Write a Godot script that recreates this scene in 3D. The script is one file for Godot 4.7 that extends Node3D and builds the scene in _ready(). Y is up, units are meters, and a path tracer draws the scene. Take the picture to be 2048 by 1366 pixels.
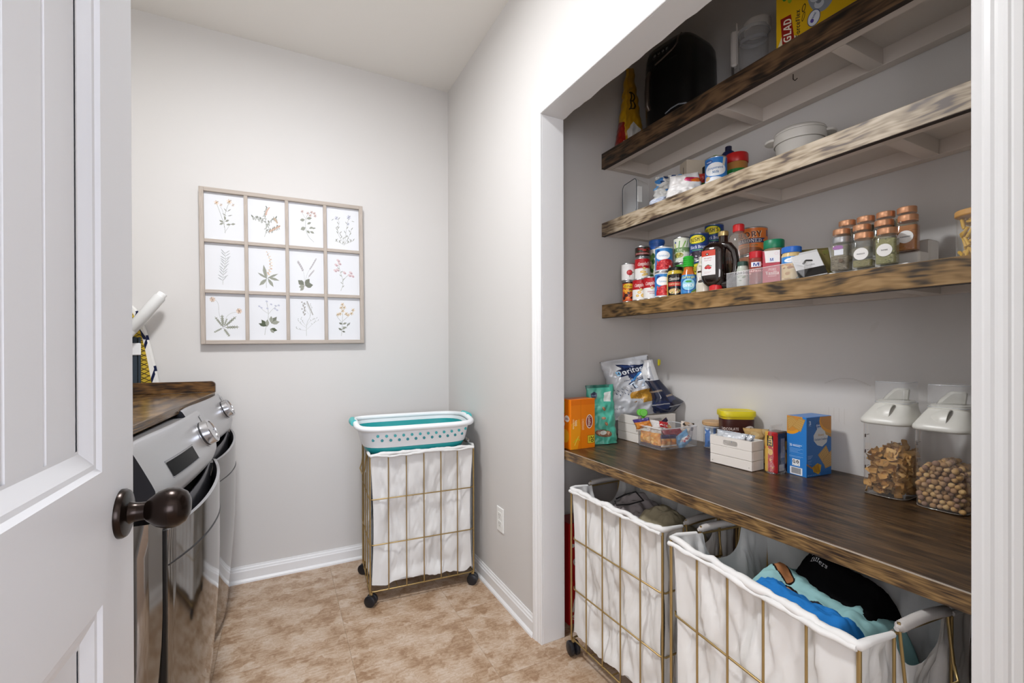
extends Node3D
# A laundry room with a cased pantry alcove, measured from the photograph: x right along the back wall, -z into the room.

class MB:   # collects triangles for one mesh
	var st := SurfaceTool.new()
	var xf := Transform3D()
	var g := 1
	func _init():
		st.begin(Mesh.PRIMITIVE_TRIANGLES)
	func flat():
		st.set_smooth_group(-1)
	func smooth():
		g += 1
		st.set_smooth_group(g)
	func at(x, y, z, ry = 0.0, rx = 0.0, rz = 0.0) -> MB:
		xf = Transform3D(Basis.from_euler(Vector3(rx, ry, rz)), Vector3(x, y, z))
		return self
	func vx(p: Vector3, uv: Vector2):
		st.set_uv(uv)
		st.add_vertex(xf * p)
	func tri(a: Vector3, b: Vector3, c: Vector3, ua := Vector2(.5, .5), ub := Vector2(.5, .5), uc := Vector2(.5, .5)):
		vx(a, ua); vx(c, uc); vx(b, ub)
	func quad(a: Vector3, b: Vector3, c: Vector3, d: Vector3, ua := Vector2(0, 1), ub := Vector2(1, 1), uc := Vector2(1, 0), ud := Vector2(0, 0)):
		tri(a, b, c, ua, ub, uc)
		tri(a, c, d, ua, uc, ud)
	# chamfered box; rects = texture areas for the faces +x -x +y -y +z -z
	func box(c: Vector3, s: Vector3, b := 0.002, rects := []) -> MB:
		flat()
		var N := [Vector3.RIGHT, Vector3.LEFT, Vector3.UP, Vector3.DOWN, Vector3.BACK, Vector3.FORWARD]
		var R := [Vector3.FORWARD, Vector3.BACK, Vector3.RIGHT, Vector3.RIGHT, Vector3.RIGHT, Vector3.LEFT]
		var U := [Vector3.UP, Vector3.UP, Vector3.FORWARD, Vector3.BACK, Vector3.UP, Vector3.UP]
		b = minf(b, minf(s.x, minf(s.y, s.z)) * .45)
		var h := s * .5
		var uvf := func(f: int, p: Vector3) -> Vector2:
			var q := p - c
			var sr := absf(s.dot(R[f]))
			var su := absf(s.dot(U[f]))
			var t := Vector2(clampf(q.dot(R[f]) / sr + .5, 0, 1), clampf(.5 - q.dot(U[f]) / su, 0, 1))
			if rects.size() == 6:
				var r: Rect2 = rects[f]
				return r.position + t * r.size
			return t
		var pt := func(f: int, sx: float, sy: float, sz: float) -> Vector3:
			var q := Vector3(sx * h.x, sy * h.y, sz * h.z)
			var i := Vector3(sx, sy, sz) * b
			var n: Vector3 = N[f]
			return c + q - i * (Vector3.ONE - n.abs())
		for f in 6:
			var n: Vector3 = N[f]
			var r: Vector3 = R[f]
			var u: Vector3 = U[f]
			var k := []
			for e in [[-1, -1], [1, -1], [1, 1], [-1, 1]]:
				var sg: Vector3 = n + r * e[0] + u * e[1]
				k.append(pt.call(f, sg.x, sg.y, sg.z))
			quad(k[0], k[1], k[2], k[3], uvf.call(f, k[0]), uvf.call(f, k[1]), uvf.call(f, k[2]), uvf.call(f, k[3]))
		if b <= 0.0:
			return self
		for fa in 6:
			for fb in range(fa + 1, 6):
				if fa / 2 == fb / 2:
					continue
				var na: Vector3 = N[fa]
				var nb: Vector3 = N[fb]
				var t := na.cross(nb)
				var s1 := na + nb - t
				var s2 := na + nb + t
				var a1 = pt.call(fa, s1.x, s1.y, s1.z)
				var a2 = pt.call(fa, s2.x, s2.y, s2.z)
				var b1 = pt.call(fb, s1.x, s1.y, s1.z)
				var b2 = pt.call(fb, s2.x, s2.y, s2.z)
				quad(a1, b1, b2, a2, uvf.call(fa, a1), uvf.call(fa, b1), uvf.call(fa, b2), uvf.call(fa, a2))
		for sx in [-1, 1]:
			for sy in [-1, 1]:
				for sz in [-1, 1]:
					var fx = 0 if sx > 0 else 1
					var p = pt.call(fx, sx, sy, sz)
					var q = pt.call(2 if sy > 0 else 3, sx, sy, sz)
					var w = pt.call(4 if sz > 0 else 5, sx, sy, sz)
					var uu = uvf.call(fx, p)
					if sx * sy * sz > 0: tri(p, q, w, uu, uu, uu)
					else: tri(p, w, q, uu, uu, uu)
		return self
	# turned shape: profile of (radius, height) from the bottom up; p above 2 squares the plan; ez = depth over width
	func lathe(prof: Array, n := 24, p := 2.0, ez := 1.0) -> MB:
		var ylo := 1e9
		var yhi := -1e9
		for q in prof:
			ylo = minf(ylo, q.y)
			yhi = maxf(yhi, q.y)
		smooth()
		for i in range(1, prof.size()):
			if i > 1:
				var d1: Vector2 = prof[i - 1] - prof[i - 2]
				var d2: Vector2 = prof[i] - prof[i - 1]
				if absf(d1.angle_to(d2)) > .6: smooth()
			for k in n:
				var q := []
				var uv := []
				for e in [[k, i - 1], [k + 1, i - 1], [k + 1, i], [k, i]]:
					var u := float(e[0]) / n
					var th := TAU * (u - .5)
					var m := 1.0
					if p != 2.0: m = pow(pow(absf(cos(th)), p) + pow(absf(sin(th)), p), -1.0 / p)
					var pr: Vector2 = prof[e[1]]
					q.append(Vector3(sin(th) * pr.x * m, pr.y, cos(th) * pr.x * m * ez))
					uv.append(Vector2(u, 1.0 - (pr.y - ylo) / maxf(yhi - ylo, 1e-6)))
				if prof[i - 1].x < 1e-6: tri(q[0], q[2], q[3], uv[0], uv[2], uv[3])
				elif prof[i].x < 1e-6: tri(q[0], q[1], q[2], uv[0], uv[1], uv[2])
				else: quad(q[0], q[1], q[2], q[3], uv[0], uv[1], uv[2], uv[3])
		return self
	func tube(pts: Array, r, n := 8, closed := false) -> MB:
		var m := pts.size()
		var rings := []
		var last := Vector3.ZERO
		for i in m:
			var a: Vector3 = pts[(i - 1 + m) % m] if closed or i > 0 else pts[0]
			var b: Vector3 = pts[(i + 1) % m] if closed or i < m - 1 else pts[m - 1]
			var t := (b - a).normalized()
			if last == Vector3.ZERO:
				last = t.cross(Vector3.UP if absf(t.y) < .9 else Vector3.RIGHT).normalized()
			var x := (last - t * last.dot(t)).normalized()
			last = x
			var y := t.cross(x)
			var rr: float = r[i] if r is Array else r
			var ring := PackedVector3Array()
			for k in n:
				var th := TAU * k / n
				ring.append(pts[i] + (x * cos(th) + y * sin(th)) * rr)
			rings.append(ring)
		if closed: rings.append(rings[0])
		return loft(rings, not closed, not closed)
	# skin over closed rings of equal count, counter-clockwise seen from the last ring's end
	func loft(rings: Array, cap0 := true, cap1 := true, sharp := false) -> MB:
		smooth()
		var m := rings.size()
		var n: int = rings[0].size()
		for i in m - 1:
			if sharp: smooth()
			for k in n:
				var k2 := (k + 1) % n
				var u0 := float(k) / n
				var u1 := float(k + 1) / n
				var v0 := 1.0 - float(i) / (m - 1)
				var v1 := 1.0 - float(i + 1) / (m - 1)
				quad(rings[i][k], rings[i][k2], rings[i + 1][k2], rings[i + 1][k], Vector2(u0, v0), Vector2(u1, v0), Vector2(u1, v1), Vector2(u0, v1))
		for e in 2:
			if (e == 0 and cap0) or (e == 1 and cap1):
				smooth()
				var ring: PackedVector3Array = rings[0 if e == 0 else m - 1]
				var c := Vector3.ZERO
				for q in ring: c += q / n
				for k in n:
					if e == 0: tri(c, ring[(k + 1) % n], ring[k])
					else: tri(c, ring[k], ring[(k + 1) % n])
		return self
	# flat outline in x, y given thickness along z, its edges bevelled
	func slab(poly: PackedVector2Array, d: float, b := 0.0, round_sides := false) -> MB:
		if Geometry2D.is_polygon_clockwise(poly):
			poly = poly.duplicate()
			poly.reverse()
		var n := poly.size()
		var inn := PackedVector2Array()
		var lo := poly[0]
		var hi := poly[0]
		for i in n:
			var e1 := (poly[i] - poly[(i - 1 + n) % n]).normalized()
			var e2 := (poly[(i + 1) % n] - poly[i]).normalized()
			var nn := (Vector2(e1.y, -e1.x) + Vector2(e2.y, -e2.x)).normalized()
			var k := maxf(.35, nn.dot(Vector2(e1.y, -e1.x)))
			inn.append(poly[i] - nn * b / k)
			lo = lo.min(poly[i])
			hi = hi.max(poly[i])
		var sz := hi - lo
		var uv := func(q: Vector2) -> Vector2: return Vector2((q.x - lo.x) / sz.x, 1.0 - (q.y - lo.y) / sz.y)
		var ix := Geometry2D.triangulate_polygon(inn)
		flat()
		for i in range(0, ix.size(), 3):
			var t := [inn[ix[i]], inn[ix[i + 1]], inn[ix[i + 2]]]
			if (t[1] - t[0]).cross(t[2] - t[0]) < 0: t = [t[0], t[2], t[1]]
			tri(Vector3(t[0].x, t[0].y, d / 2), Vector3(t[1].x, t[1].y, d / 2), Vector3(t[2].x, t[2].y, d / 2), uv.call(t[0]), uv.call(t[1]), uv.call(t[2]))
			tri(Vector3(t[0].x, t[0].y, -d / 2), Vector3(t[2].x, t[2].y, -d / 2), Vector3(t[1].x, t[1].y, -d / 2), uv.call(t[0]), uv.call(t[2]), uv.call(t[1]))
		var rows := [[poly, d / 2 - b], [poly, -d / 2 + b]]
		if b > 0: rows = [[inn, d / 2], [poly, d / 2 - b], [poly, -d / 2 + b], [inn, -d / 2]]
		if round_sides: smooth()
		for j in rows.size() - 1:
			for i in n:
				var i2 := (i + 1) % n
				var A: PackedVector2Array = rows[j][0]
				var B: PackedVector2Array = rows[j + 1][0]
				var za: float = rows[j][1]
				var zb: float = rows[j + 1][1]
				quad(Vector3(B[i].x, B[i].y, zb), Vector3(B[i2].x, B[i2].y, zb), Vector3(A[i2].x, A[i2].y, za), Vector3(A[i].x, A[i].y, za), uv.call(poly[i]), uv.call(poly[i2]), uv.call(poly[i2]), uv.call(poly[i]))
		return self
	func grid(nu: int, nv: int, f: Callable, closed_back := 0.0) -> MB:
		smooth()
		for i in nu:
			for j in nv:
				var u0 := float(i) / nu
				var u1 := float(i + 1) / nu
				var v0 := float(j) / nv
				var v1 := float(j + 1) / nv
				quad(f.call(u0, v0), f.call(u1, v0), f.call(u1, v1), f.call(u0, v1), Vector2(u0, 1 - v0), Vector2(u1, 1 - v0), Vector2(u1, 1 - v1), Vector2(u0, 1 - v1))
		return self
	func mesh() -> ArrayMesh:
		st.generate_normals()
		return st.commit()

class CV:   # draws flat print (labels, lettering) into an image
	var im: Image
	var w: int
	var h: int
	static var glyphs := {}
	func _init(ww: int, hh: int, c):
		w = ww; h = hh
		im = Image.create(w, h, false, Image.FORMAT_RGB8)
		im.fill(Color(c))
	func rect(x, y, ww, hh, c) -> CV:
		im.fill_rect(Rect2i(int(x), int(y), int(ww), int(hh)), Color(c))
		return self
	func poly(pts: Array, c) -> CV:
		var col := Color(c)
		var y0 := 1e9
		var y1 := -1e9
		for p in pts:
			y0 = minf(y0, p.y); y1 = maxf(y1, p.y)
		var n := pts.size()
		for y in range(maxi(0, int(floor(y0))), mini(h, int(ceil(y1)) + 1)):
			var yy := y + .5
			var xs := []
			for i in n:
				var a: Vector2 = pts[i]
				var b: Vector2 = pts[(i + 1) % n]
				if (a.y <= yy) != (b.y <= yy):
					xs.append(a.x + (yy - a.y) / (b.y - a.y) * (b.x - a.x))
			xs.sort()
			for i in range(0, xs.size() - 1, 2):
				var xa := int(round(xs[i]))
				var xb := int(round(xs[i + 1]))
				if xb > xa: im.fill_rect(Rect2i(xa, y, xb - xa, 1), col)
		return self
	func ell(cx, cy, rx, ry, c, rot = 0.0) -> CV:
		var p := []
		for i in 28:
			p.append(Vector2(cx, cy) + Vector2(cos(TAU * i / 28) * rx, sin(TAU * i / 28) * ry).rotated(rot))
		return poly(p, c)
	func line(pts: Array, wd: float, c) -> CV:
		for i in pts.size() - 1:
			var a: Vector2 = pts[i]
			var b: Vector2 = pts[i + 1]
			var nn := (b - a).normalized().orthogonal() * wd * .5
			poly([a + nn, b + nn, b - nn, a - nn], c)
			if wd > 3: ell(b.x, b.y, wd / 2, wd / 2, c)
		return self
	# text fitted into a box ww wide (and hh high unless 0) round the point cx, cy
	func text(s: String, cx, cy, ww, hh, c, fnt := "Droid Sans", rot := 0.0, slant := 0.0) -> CV:
		var key := s + fnt
		if not glyphs.has(key):
			var tm := TextMesh.new()
			var f := SystemFont.new()
			f.font_names = PackedStringArray([fnt.trim_suffix(" Bold")])
			f.font_weight = 700 if fnt.ends_with("Bold") else 400
			tm.font = f
			tm.font_size = 48
			tm.pixel_size = 1.0
			tm.depth = 0.0
			tm.curve_step = 2.0
			tm.text = s
			glyphs[key] = [tm.get_mesh_arrays(), tm.get_aabb()]
		var ar = glyphs[key][0]
		var bb: AABB = glyphs[key][1]
		var vs: PackedVector3Array = ar[0]
		var ix: PackedInt32Array = ar[12]
		var sx: float = ww / bb.size.x
		var sy: float = hh / bb.size.y if hh > 0 else sx
		var mid := bb.get_center()
		var q := PackedVector2Array()
		for v in vs:
			var o := Vector2((v.x - mid.x) * sx, -(v.y - mid.y) * sy)
			o.x -= o.y * slant
			q.append(Vector2(cx, cy) + o.rotated(rot))
		for i in range(0, ix.size(), 3):
			poly([q[ix[i]], q[ix[i + 1]], q[ix[i + 2]]], c)
		return self
	func lines(x, y, ww, n, gap, c, th = 1) -> CV:   # small print too fine to read
		for i in n:
			rect(x, y + i * gap, ww * (1.0 - .17 * ((i * 7) % 3)), th, c)
		return self
	func bars(x, y, ww, hh, c) -> CV:
		var k := 0
		var xx := 0.0
		while xx < ww:
			var b := 1 + (k * 5) % 3
			rect(x + xx, y, b, hh, c)
			xx += b + 1 + (k * 3) % 2
			k += 1
		return self
	func speck(n, x, y, ww, hh, cols: Array, r0, r1, sd) -> CV:
		var rg := RandomNumberGenerator.new()
		rg.seed = sd
		for i in n:
			var rr := rg.randf_range(r0, r1)
			ell(x + rg.randf() * ww, y + rg.randf() * hh, rr, rr * rg.randf_range(.5, 1), cols[i % cols.size()], rg.randf() * 3)
		return self
	func tex() -> ImageTexture:
		return ImageTexture.create_from_image(im)

var mats := {}
var counts := {}
var rng := RandomNumberGenerator.new()
var TH := {}

func V(x, y, z) -> Vector3: return Vector3(x, y, z)
func P2(a: Array) -> PackedVector2Array:
	var r := PackedVector2Array()
	for i in range(0, a.size(), 2): r.append(Vector2(a[i], a[i + 1]))
	return r
func PR(a: Array) -> Array:
	var r := []
	for i in range(0, a.size(), 2): r.append(Vector2(a[i], a[i + 1]))
	return r

func mat(c, rough := .6, metal := 0.0, spec := .5) -> StandardMaterial3D:
	var key := "%s|%s|%s|%s" % [c, rough, metal, spec]
	if not mats.has(key):
		var m := StandardMaterial3D.new()
		m.albedo_color = Color(c)
		m.roughness = rough
		m.metallic = metal
		m.metallic_specular = spec
		mats[key] = m
	return mats[key]
func tmat(tex: Texture2D, rough := .5, spec := .5) -> StandardMaterial3D:
	var m := StandardMaterial3D.new()
	m.albedo_texture = tex
	m.roughness = rough
	m.metallic_specular = spec
	return m
func clear(c, a := .12, rough := .04) -> StandardMaterial3D:
	var key := "clear%s%s%s" % [c, a, rough]
	if not mats.has(key):
		var m := StandardMaterial3D.new()
		m.albedo_color = Color(Color(c), a)
		m.transparency = BaseMaterial3D.TRANSPARENCY_ALPHA
		m.roughness = rough
		mats[key] = m
	return mats[key]
func cloth(c, bump := .25, scale := 60.0) -> StandardMaterial3D:
	var key := "cloth%s%s%s" % [c, bump, scale]
	if not mats.has(key):
		var m := StandardMaterial3D.new()
		m.albedo_color = Color(c)
		m.roughness = .95
		m.metallic_specular = .2
		mats[key] = m
	return mats[key]

func num(parent: Node, called: String) -> String:
	var key := str(parent.get_instance_id()) + called
	counts[key] = counts.get(key, 0) + 1
	return called if counts[key] == 1 else "%s_%03d" % [called, counts[key] - 1]
func thing(called: String, label: String, cat: String, pos := Vector3.ZERO, turn := 0.0, group := "") -> Node3D:
	var o := Node3D.new()
	o.name = num(self, called)
	add_child(o)
	o.position = pos
	o.rotation.y = turn
	o.set_meta("label", label)
	o.set_meta("category", cat)
	if group: o.set_meta("group", group)
	return o
func part(parent: Node, called: String, mesh, m: Material) -> MeshInstance3D:
	var o := MeshInstance3D.new()
	o.mesh = mesh.mesh() if mesh is MB else mesh
	o.name = num(parent, called)
	o.material_override = m
	parent.add_child(o)
	return o
func solo(called: String, label: String, cat: String, mesh, m: Material, pos := Vector3.ZERO, turn := 0.0, group := "") -> MeshInstance3D:
	var o := part(self, called, mesh, m)
	o.position = pos
	o.rotation.y = turn
	o.set_meta("label", label)
	o.set_meta("category", cat)
	if group: o.set_meta("group", group)
	return o
func struct(called: String, mesh, m: Material, label := "") -> MeshInstance3D:
	var o := part(self, called, mesh, m)
	o.set_meta("kind", "structure")
	if label: o.set_meta("label", label)
	return o
func cam_yaw(p: Vector3) -> float:   # the turn that points an object's front at the middle of the doorway
	return atan2(-p.x, -p.z)
func slabbox(lo: Vector3, hi: Vector3, b := 0.0) -> MB:
	return MB.new().box((lo + hi) / 2, hi - lo, b)

# ---------------------------------------------------------------- camera, light, exposure
func _ready():
	rng.seed = 11
	var cam := Camera3D.new()
	cam.name = "camera"
	add_child(cam)
	var fw := V(.45655632, -.00239983, -.88969128).normalized()
	var rt := V(.88968698, -.00288327, .45656189).normalized()
	cam.transform = Transform3D(Basis(rt, rt.cross(fw), -fw).orthonormalized(), V(0, 1.1724, 0))
	var near := .05
	cam.set_frustum(near * 1366.0 / 910.4662, Vector2(0, near * 16.5983 / 910.4662), near, 50.0)
	cam.current = true

	var we := WorldEnvironment.new()
	we.name = "world_environment"
	var env := Environment.new()
	env.background_mode = Environment.BG_SKY
	var sky := Sky.new()
	var psm := ProceduralSkyMaterial.new()
	psm.sky_top_color = Color("7fa6d8")
	psm.sky_horizon_color = Color("c9d8e8")
	psm.ground_bottom_color = Color("8a8a86")
	psm.ground_horizon_color = Color("c0c4c4")
	sky.sky_material = psm
	env.sky = sky
	env.tonemap_mode = Environment.TONE_MAPPER_LINEAR
	env.tonemap_exposure = EXPOSURE
	env.sdfgi_enabled = true
	env.ssao_enabled = true
	env.ssil_enabled = true
	we.environment = env
	add_child(we)

	# hallway daylight behind the camera; the second light is added to fill the alcove
	for k in 2:
		var day := AreaLight3D.new()
		day.name = "hall_window_daylight"
		day.area_size = Vector2(1.5, 1.5)
		day.light_color = Color([DAY_C, DAY2_C][k])
		day.light_energy = [DAY, DAY2][k]
		day.area_range = 12.0
		day.area_attenuation = 2.0
		day.shadow_enabled = true
		add_child(day, true)
		day.position = [V(.15, 1.5, 2.36), V(-1.16, 1.3, 1.45)][k]
		day.rotation.y = [0.0, -PI / 2][k]

	build_ceiling_light()
	build_room()
	build_door()
	build_left()
	build_corner_hamper()
	build_botanical_print()
	build_alcove()
	build_counter_goods()
	build_shelf_low()
	build_shelf_mid()
	build_shelf_top()
	build_under_counter()

const EXPOSURE := 1.3
const LAMP := 2.7
const DOME := .17
const LAMP_C := "f6f8fb"
const DAY2_C := "fff3e8"
const DAY_C := "e9f0ff"
const DAY := 4.2
const DAY2 := 2.9  # strength of the added hall side light that brightens the alcove
const LX := -.11
const LZ := -1.30
const XR := .9291
const ZB := -2.6631
const HC := 2.743
const XJ := 1.0292
const XA := 1.6753    # alcove back wall
const ZA := -1.7382   # alcove left wall
const ZA2 := -.10     # alcove right wall
const Z1 := -1.5461   # opening, far side
const Z2 := -.2922    # opening, near side
const YH := 2.0988    # opening height
const WALL := "d3d0cd"
const TRIM := "e9e9e9"

func build_ceiling_light():
	var t := thing("ceiling_light", "round frosted glass flush mount light on the laundry ceiling", "light", V(LX, HC, LZ))
	part(t, "canopy", MB.new().lathe(PR([0, -.026, .165, -.026, .172, -.02, .172, 0, 0, 0]), 40), mat("e4e3e0", .4))
	var gl := StandardMaterial3D.new()
	gl.albedo_color = Color("fff6ea")
	gl.emission_enabled = true
	gl.emission = Color("fff4e6")
	gl.emission_energy_multiplier = 2.0
	gl.roughness = .4
	part(t, "glass_lamp_shade", MB.new().lathe(PR([0, -.040, .10, -.038, .14, -.033, .158, -.0265, 0, -.0265]), 40), gl)
	var l := AreaLight3D.new()
	l.name = "lamp_light"
	l.area_size = Vector2(.24, .24)
	l.light_color = Color(LAMP_C)
	l.light_energy = LAMP
	l.area_range = 20.0
	l.area_attenuation = 2.0
	l.shadow_enabled = true
	t.add_child(l)
	l.position = V(0, -.046, 0)
	l.rotation.x = -PI / 2
	var o := OmniLight3D.new()   # what the domed glass sends out sideways
	o.name = "lamp_side_light"
	o.light_color = Color(LAMP_C)
	o.light_energy = DOME
	o.light_size = .12
	o.omni_range = 20.0
	o.omni_attenuation = 2.0
	o.shadow_enabled = true
	t.add_child(o)
	o.position = V(0, -.17, 0)

# ---------------------------------------------------------------- computed surfaces
func noise(sd: int, freq: float, oct := 4) -> FastNoiseLite:
	var n := FastNoiseLite.new()
	n.seed = sd
	n.noise_type = FastNoiseLite.TYPE_SIMPLEX
	n.frequency = freq
	n.fractal_octaves = oct
	return n
func ramp(cols: Array, t: float) -> Color:
	t = clampf(t, 0, .9999) * (cols.size() - 1)
	var i := int(t)
	return (cols[i] as Color).lerp(cols[i + 1], t - i)
func cols(a: Array) -> Array:
	var r := []
	for c in a: r.append(Color(c))
	return r
# stained timber, grain along u; blotch = size of the stain clouds
func wood(w: int, h: int, sd: int, cs: Array, stretch: float, blotch: float, streak: float, freq := .02) -> ImageTexture:
	var im := Image.create(w, h, false, Image.FORMAT_RGB8)
	var n1 := noise(sd, freq, 3)
	var n2 := noise(sd + 1, freq * 4.0, 2)
	var n3 := noise(sd + 2, freq * .45, 2)
	var cc := cols(cs)
	for y in h:
		for x in w:
			var wx := n3.get_noise_2d(x * .8 / stretch, y * 1.2) * (.20 / freq)
			var a := n1.get_noise_2d(x / stretch, y + wx) * blotch
			var b := n2.get_noise_2d(x / (stretch * 3.0), (y + wx) * 1.3) * streak
			im.set_pixel(x, y, ramp(cc, .52 + a + b))
	return ImageTexture.create_from_image(im)
func stone(sd: int) -> ImageTexture:
	var im := Image.create(512, 512, false, Image.FORMAT_RGB8)
	var n1 := noise(sd, .006, 5)
	var n2 := noise(sd + 1, .035, 4)
	var n3 := noise(sd + 2, .014, 4)
	var cc := cols(["96765a", "a98c70", "b79d84", "c2ab95", "ccbaa8"])
	for y in 512:
		for x in 512:
			var wv := n3.get_noise_2d(x, y) * 40.0
			var a := n1.get_noise_2d(x * .8, y * 1.25 + wv) * .62
			var b := n2.get_noise_2d(x * .7 + wv, y * 1.5) * .34
			var c := ramp(cc, .50 + a + b)
			var v := absf(n3.get_noise_2d(x * 1.3 + 900.0, y * 2.0))
			if v < .012: c = c.lerp(Color("7d6048"), .30)
			im.set_pixel(x, y, c)
	return ImageTexture.create_from_image(im)

# ---------------------------------------------------------------- the room
func build_room():
	var wall := mat(WALL, .7, 0, .3)
	var ceil_m := mat("eeebe6", .8, 0, .2)
	var trim := mat(TRIM, .35)
	struct("ceiling", slabbox(V(-1.3, HC, -2.77), V(1.8, HC + .1, 2.5)), ceil_m)
	var fl := struct("floor", slabbox(V(-1.3, -.1, -2.77), V(1.8, -.004, 2.5)), mat("8d7662", .8))
	var tex := [tmat(stone(5), .38), tmat(stone(25), .38), tmat(stone(45), .38)]
	var ts := .457
	var regions := [Rect2(-1.1, ZB, 1.1 + XR, 2.53 - .02), Rect2(XR, ZA, XA - XR, 1.6)]
	for i in range(-3, 4):
		for j in range(-3, 6):
			var cell := Rect2(.243 + i * ts, -1.92 + j * ts, ts, ts)
			for rg in regions:
				var c: Rect2 = cell.intersection(rg)
				if c.size.x < .02 or c.size.y < .02: continue
				var m := MB.new()
				var lo := c.position
				var hi := c.end
				var e := .0003
				if is_equal_approx(lo.x, cell.position.x): lo.x += e
				if is_equal_approx(lo.y, cell.position.y): lo.y += e
				if is_equal_approx(hi.x, cell.end.x): hi.x -= e
				if is_equal_approx(hi.y, cell.end.y): hi.y -= e
				var uvq := func(x: float, z: float) -> Vector2: return (Vector2(x, z) - cell.position) / ts
				m.flat()
				var a := V(lo.x, 0, hi.y)
				var b := V(hi.x, 0, hi.y)
				var d := V(hi.x, 0, lo.y)
				var f := V(lo.x, 0, lo.y)
				var dn := V(0, -.004, 0)
				m.quad(a, b, d, f, uvq.call(a.x, a.z), uvq.call(b.x, b.z), uvq.call(d.x, d.z), uvq.call(f.x, f.z))
				for pr in [[a, b], [b, d], [d, f], [f, a]]:
					m.quad(pr[0] + dn, pr[1] + dn, pr[1], pr[0])
				part(fl, "vinyl_tile", m, tex[posmod(i * 2 + j * 5 + i * j, 3)])
	# walls
	struct("wall_back", slabbox(V(-1.2, 0, ZB - .1), V(XJ, HC, ZB)), wall)
	struct("wall_left", slabbox(V(-1.2, 0, ZB), V(-1.1, HC, -.11)), wall)
	var jt := .016
	struct("wall_right", slabbox(V(XR, 0, ZB), V(XJ, HC, Z1 - jt)), wall)
	struct("wall_right_above_opening", slabbox(V(XR, YH + jt, Z1 - jt), V(XJ, HC, Z2 + jt)), wall)
	struct("wall_right_near", slabbox(V(XR, 0, Z2 + jt), V(XJ, HC, -.11)), wall)
	struct("wall_alcove_back", slabbox(V(XA, 0, ZA - .1), V(XA + .1, HC, .0)), tmat(alcove_paint(), .65, .3))
	struct("wall_alcove_left", slabbox(V(XJ, 0, ZA - .1), V(XA, HC, ZA)), wall)
	struct("wall_alcove_right", slabbox(V(XJ, 0, ZA2), V(XA, HC, .0)), wall)
	struct("wall_front_left", slabbox(V(-1.2, 0, -.11), V(-.25, HC, 0)), wall)
	struct("wall_front_right", slabbox(V(.58, 0, -.11), V(XJ, HC, 0)), wall)
	struct("wall_front_above_door", slabbox(V(-.25, 2.06, -.11), V(.58, HC, 0)), wall)
	# hallway behind the doorway
	struct("wall_hall_left_low", slabbox(V(-1.3, 0, 0), V(-1.2, .5, 2.4)), wall)
	struct("wall_hall_left_top", slabbox(V(-1.3, 2.1, 0), V(-1.2, HC, 2.4)), wall)
	struct("wall_hall_left_near", slabbox(V(-1.3, .5, 0), V(-1.2, 2.1, .65)), wall)
	struct("wall_hall_left_far", slabbox(V(-1.3, .5, 2.25), V(-1.2, 2.1, 2.4)), wall)
	struct("wall_hall_right", slabbox(V(1.6, 0, .0), V(1.7, HC, 2.4)), wall)
	struct("wall_hall_back_low", slabbox(V(-1.3, 0, 2.4), V(1.7, .7, 2.5)), wall)
	struct("wall_hall_back_top", slabbox(V(-1.3, 2.3, 2.4), V(1.7, HC, 2.5)), wall)
	struct("wall_hall_back_left", slabbox(V(-1.3, .7, 2.4), V(-.65, 2.3, 2.5)), wall)
	struct("wall_hall_back_right", slabbox(V(.95, .7, 2.4), V(1.7, 2.3, 2.5)), wall)
	for wi in 2:
		var wf := MB.new()
		wf.xf = [Transform3D(Basis.IDENTITY, V(.15, 1.5, 2.45)), Transform3D(Basis(Vector3.UP, PI / 2), V(-1.25, 1.3, 1.45))][wi]
		wf.box(V(0, -.78, 0), V(1.6, .04, .06), .003).box(V(0, .78, 0), V(1.6, .04, .06), .003).box(V(-.78, 0, 0), V(.04, 1.52, .06), .003).box(V(.78, 0, 0), V(.04, 1.52, .06), .003).box(V(0, 0, 0), V(1.52, .04, .05), .003)
		var w1 := struct("window_%d" % (wi + 1), wf, trim)  # the second, in the hall's left wall, is added to brighten the alcove
		for k in 2:
			var pn := StandardMaterial3D.new()
			pn.albedo_color = Color("dfe9f6")
			pn.emission_enabled = true
			pn.emission = Color("dce9ff")
			pn.emission_energy_multiplier = 1.5
			var pm := MB.new()
			pm.xf = wf.xf
			part(w1, "window_pane", pm.box(V(0, -.39 + k * .78, 0), V(1.52, .74, .01), 0), pn)
	# baseboards with a quarter-round shoe
	var prof := P2([0, 0, .022, 0, .021, .008, .016, .014, .0125, .017, .0125, .056, .0095, .061, .0085, .068, .005, .073, .004, .080, 0, .080])
	struct("baseboard_back", run(prof, V(-1.1, 0, ZB), V(XR - .022, 0, ZB), V(0, 0, 1)), trim)
	struct("baseboard_right", run(prof, V(XR, 0, ZB + .0), V(XR, 0, Z1 - .058), V(-1, 0, 0)), trim)
	struct("baseboard_alcove_left", run(prof, V(XJ, 0, ZA), V(XA - .022, 0, ZA), V(0, 0, 1)), trim)
	# cased opening: jamb lining and moulded casing
	var lin := MB.new()
	lin.box(V((XR + XJ) / 2 + .001, YH / 2, Z1 - jt / 2), V(XJ - XR + .002, YH, jt), .0015)
	struct("trim_1", lin, trim, "white jamb board on the far side of the opening")
	var near := MB.new()
	near.box(V((XR + XJ) / 2 + .001, YH / 2, Z2 + jt / 2), V(XJ - XR + .002, YH, jt), .0015)
	struct("trim_2", near, trim, "white jamb board on the near side of the opening")
	var hp := PackedVector2Array()
	var nz := noise(3, 9.0, 3)
	hp.append(Vector2(XR, -(Z1 - jt)))
	hp.append(Vector2(XR, -(Z2 + jt)))
	for k in 41:
		var z := lerpf(Z2 + jt, Z1 - jt, k / 40.0)
		hp.append(Vector2(XJ + .001 + nz.get_noise_1d(z) * .005, -z))
	var hd := MB.new()
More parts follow.
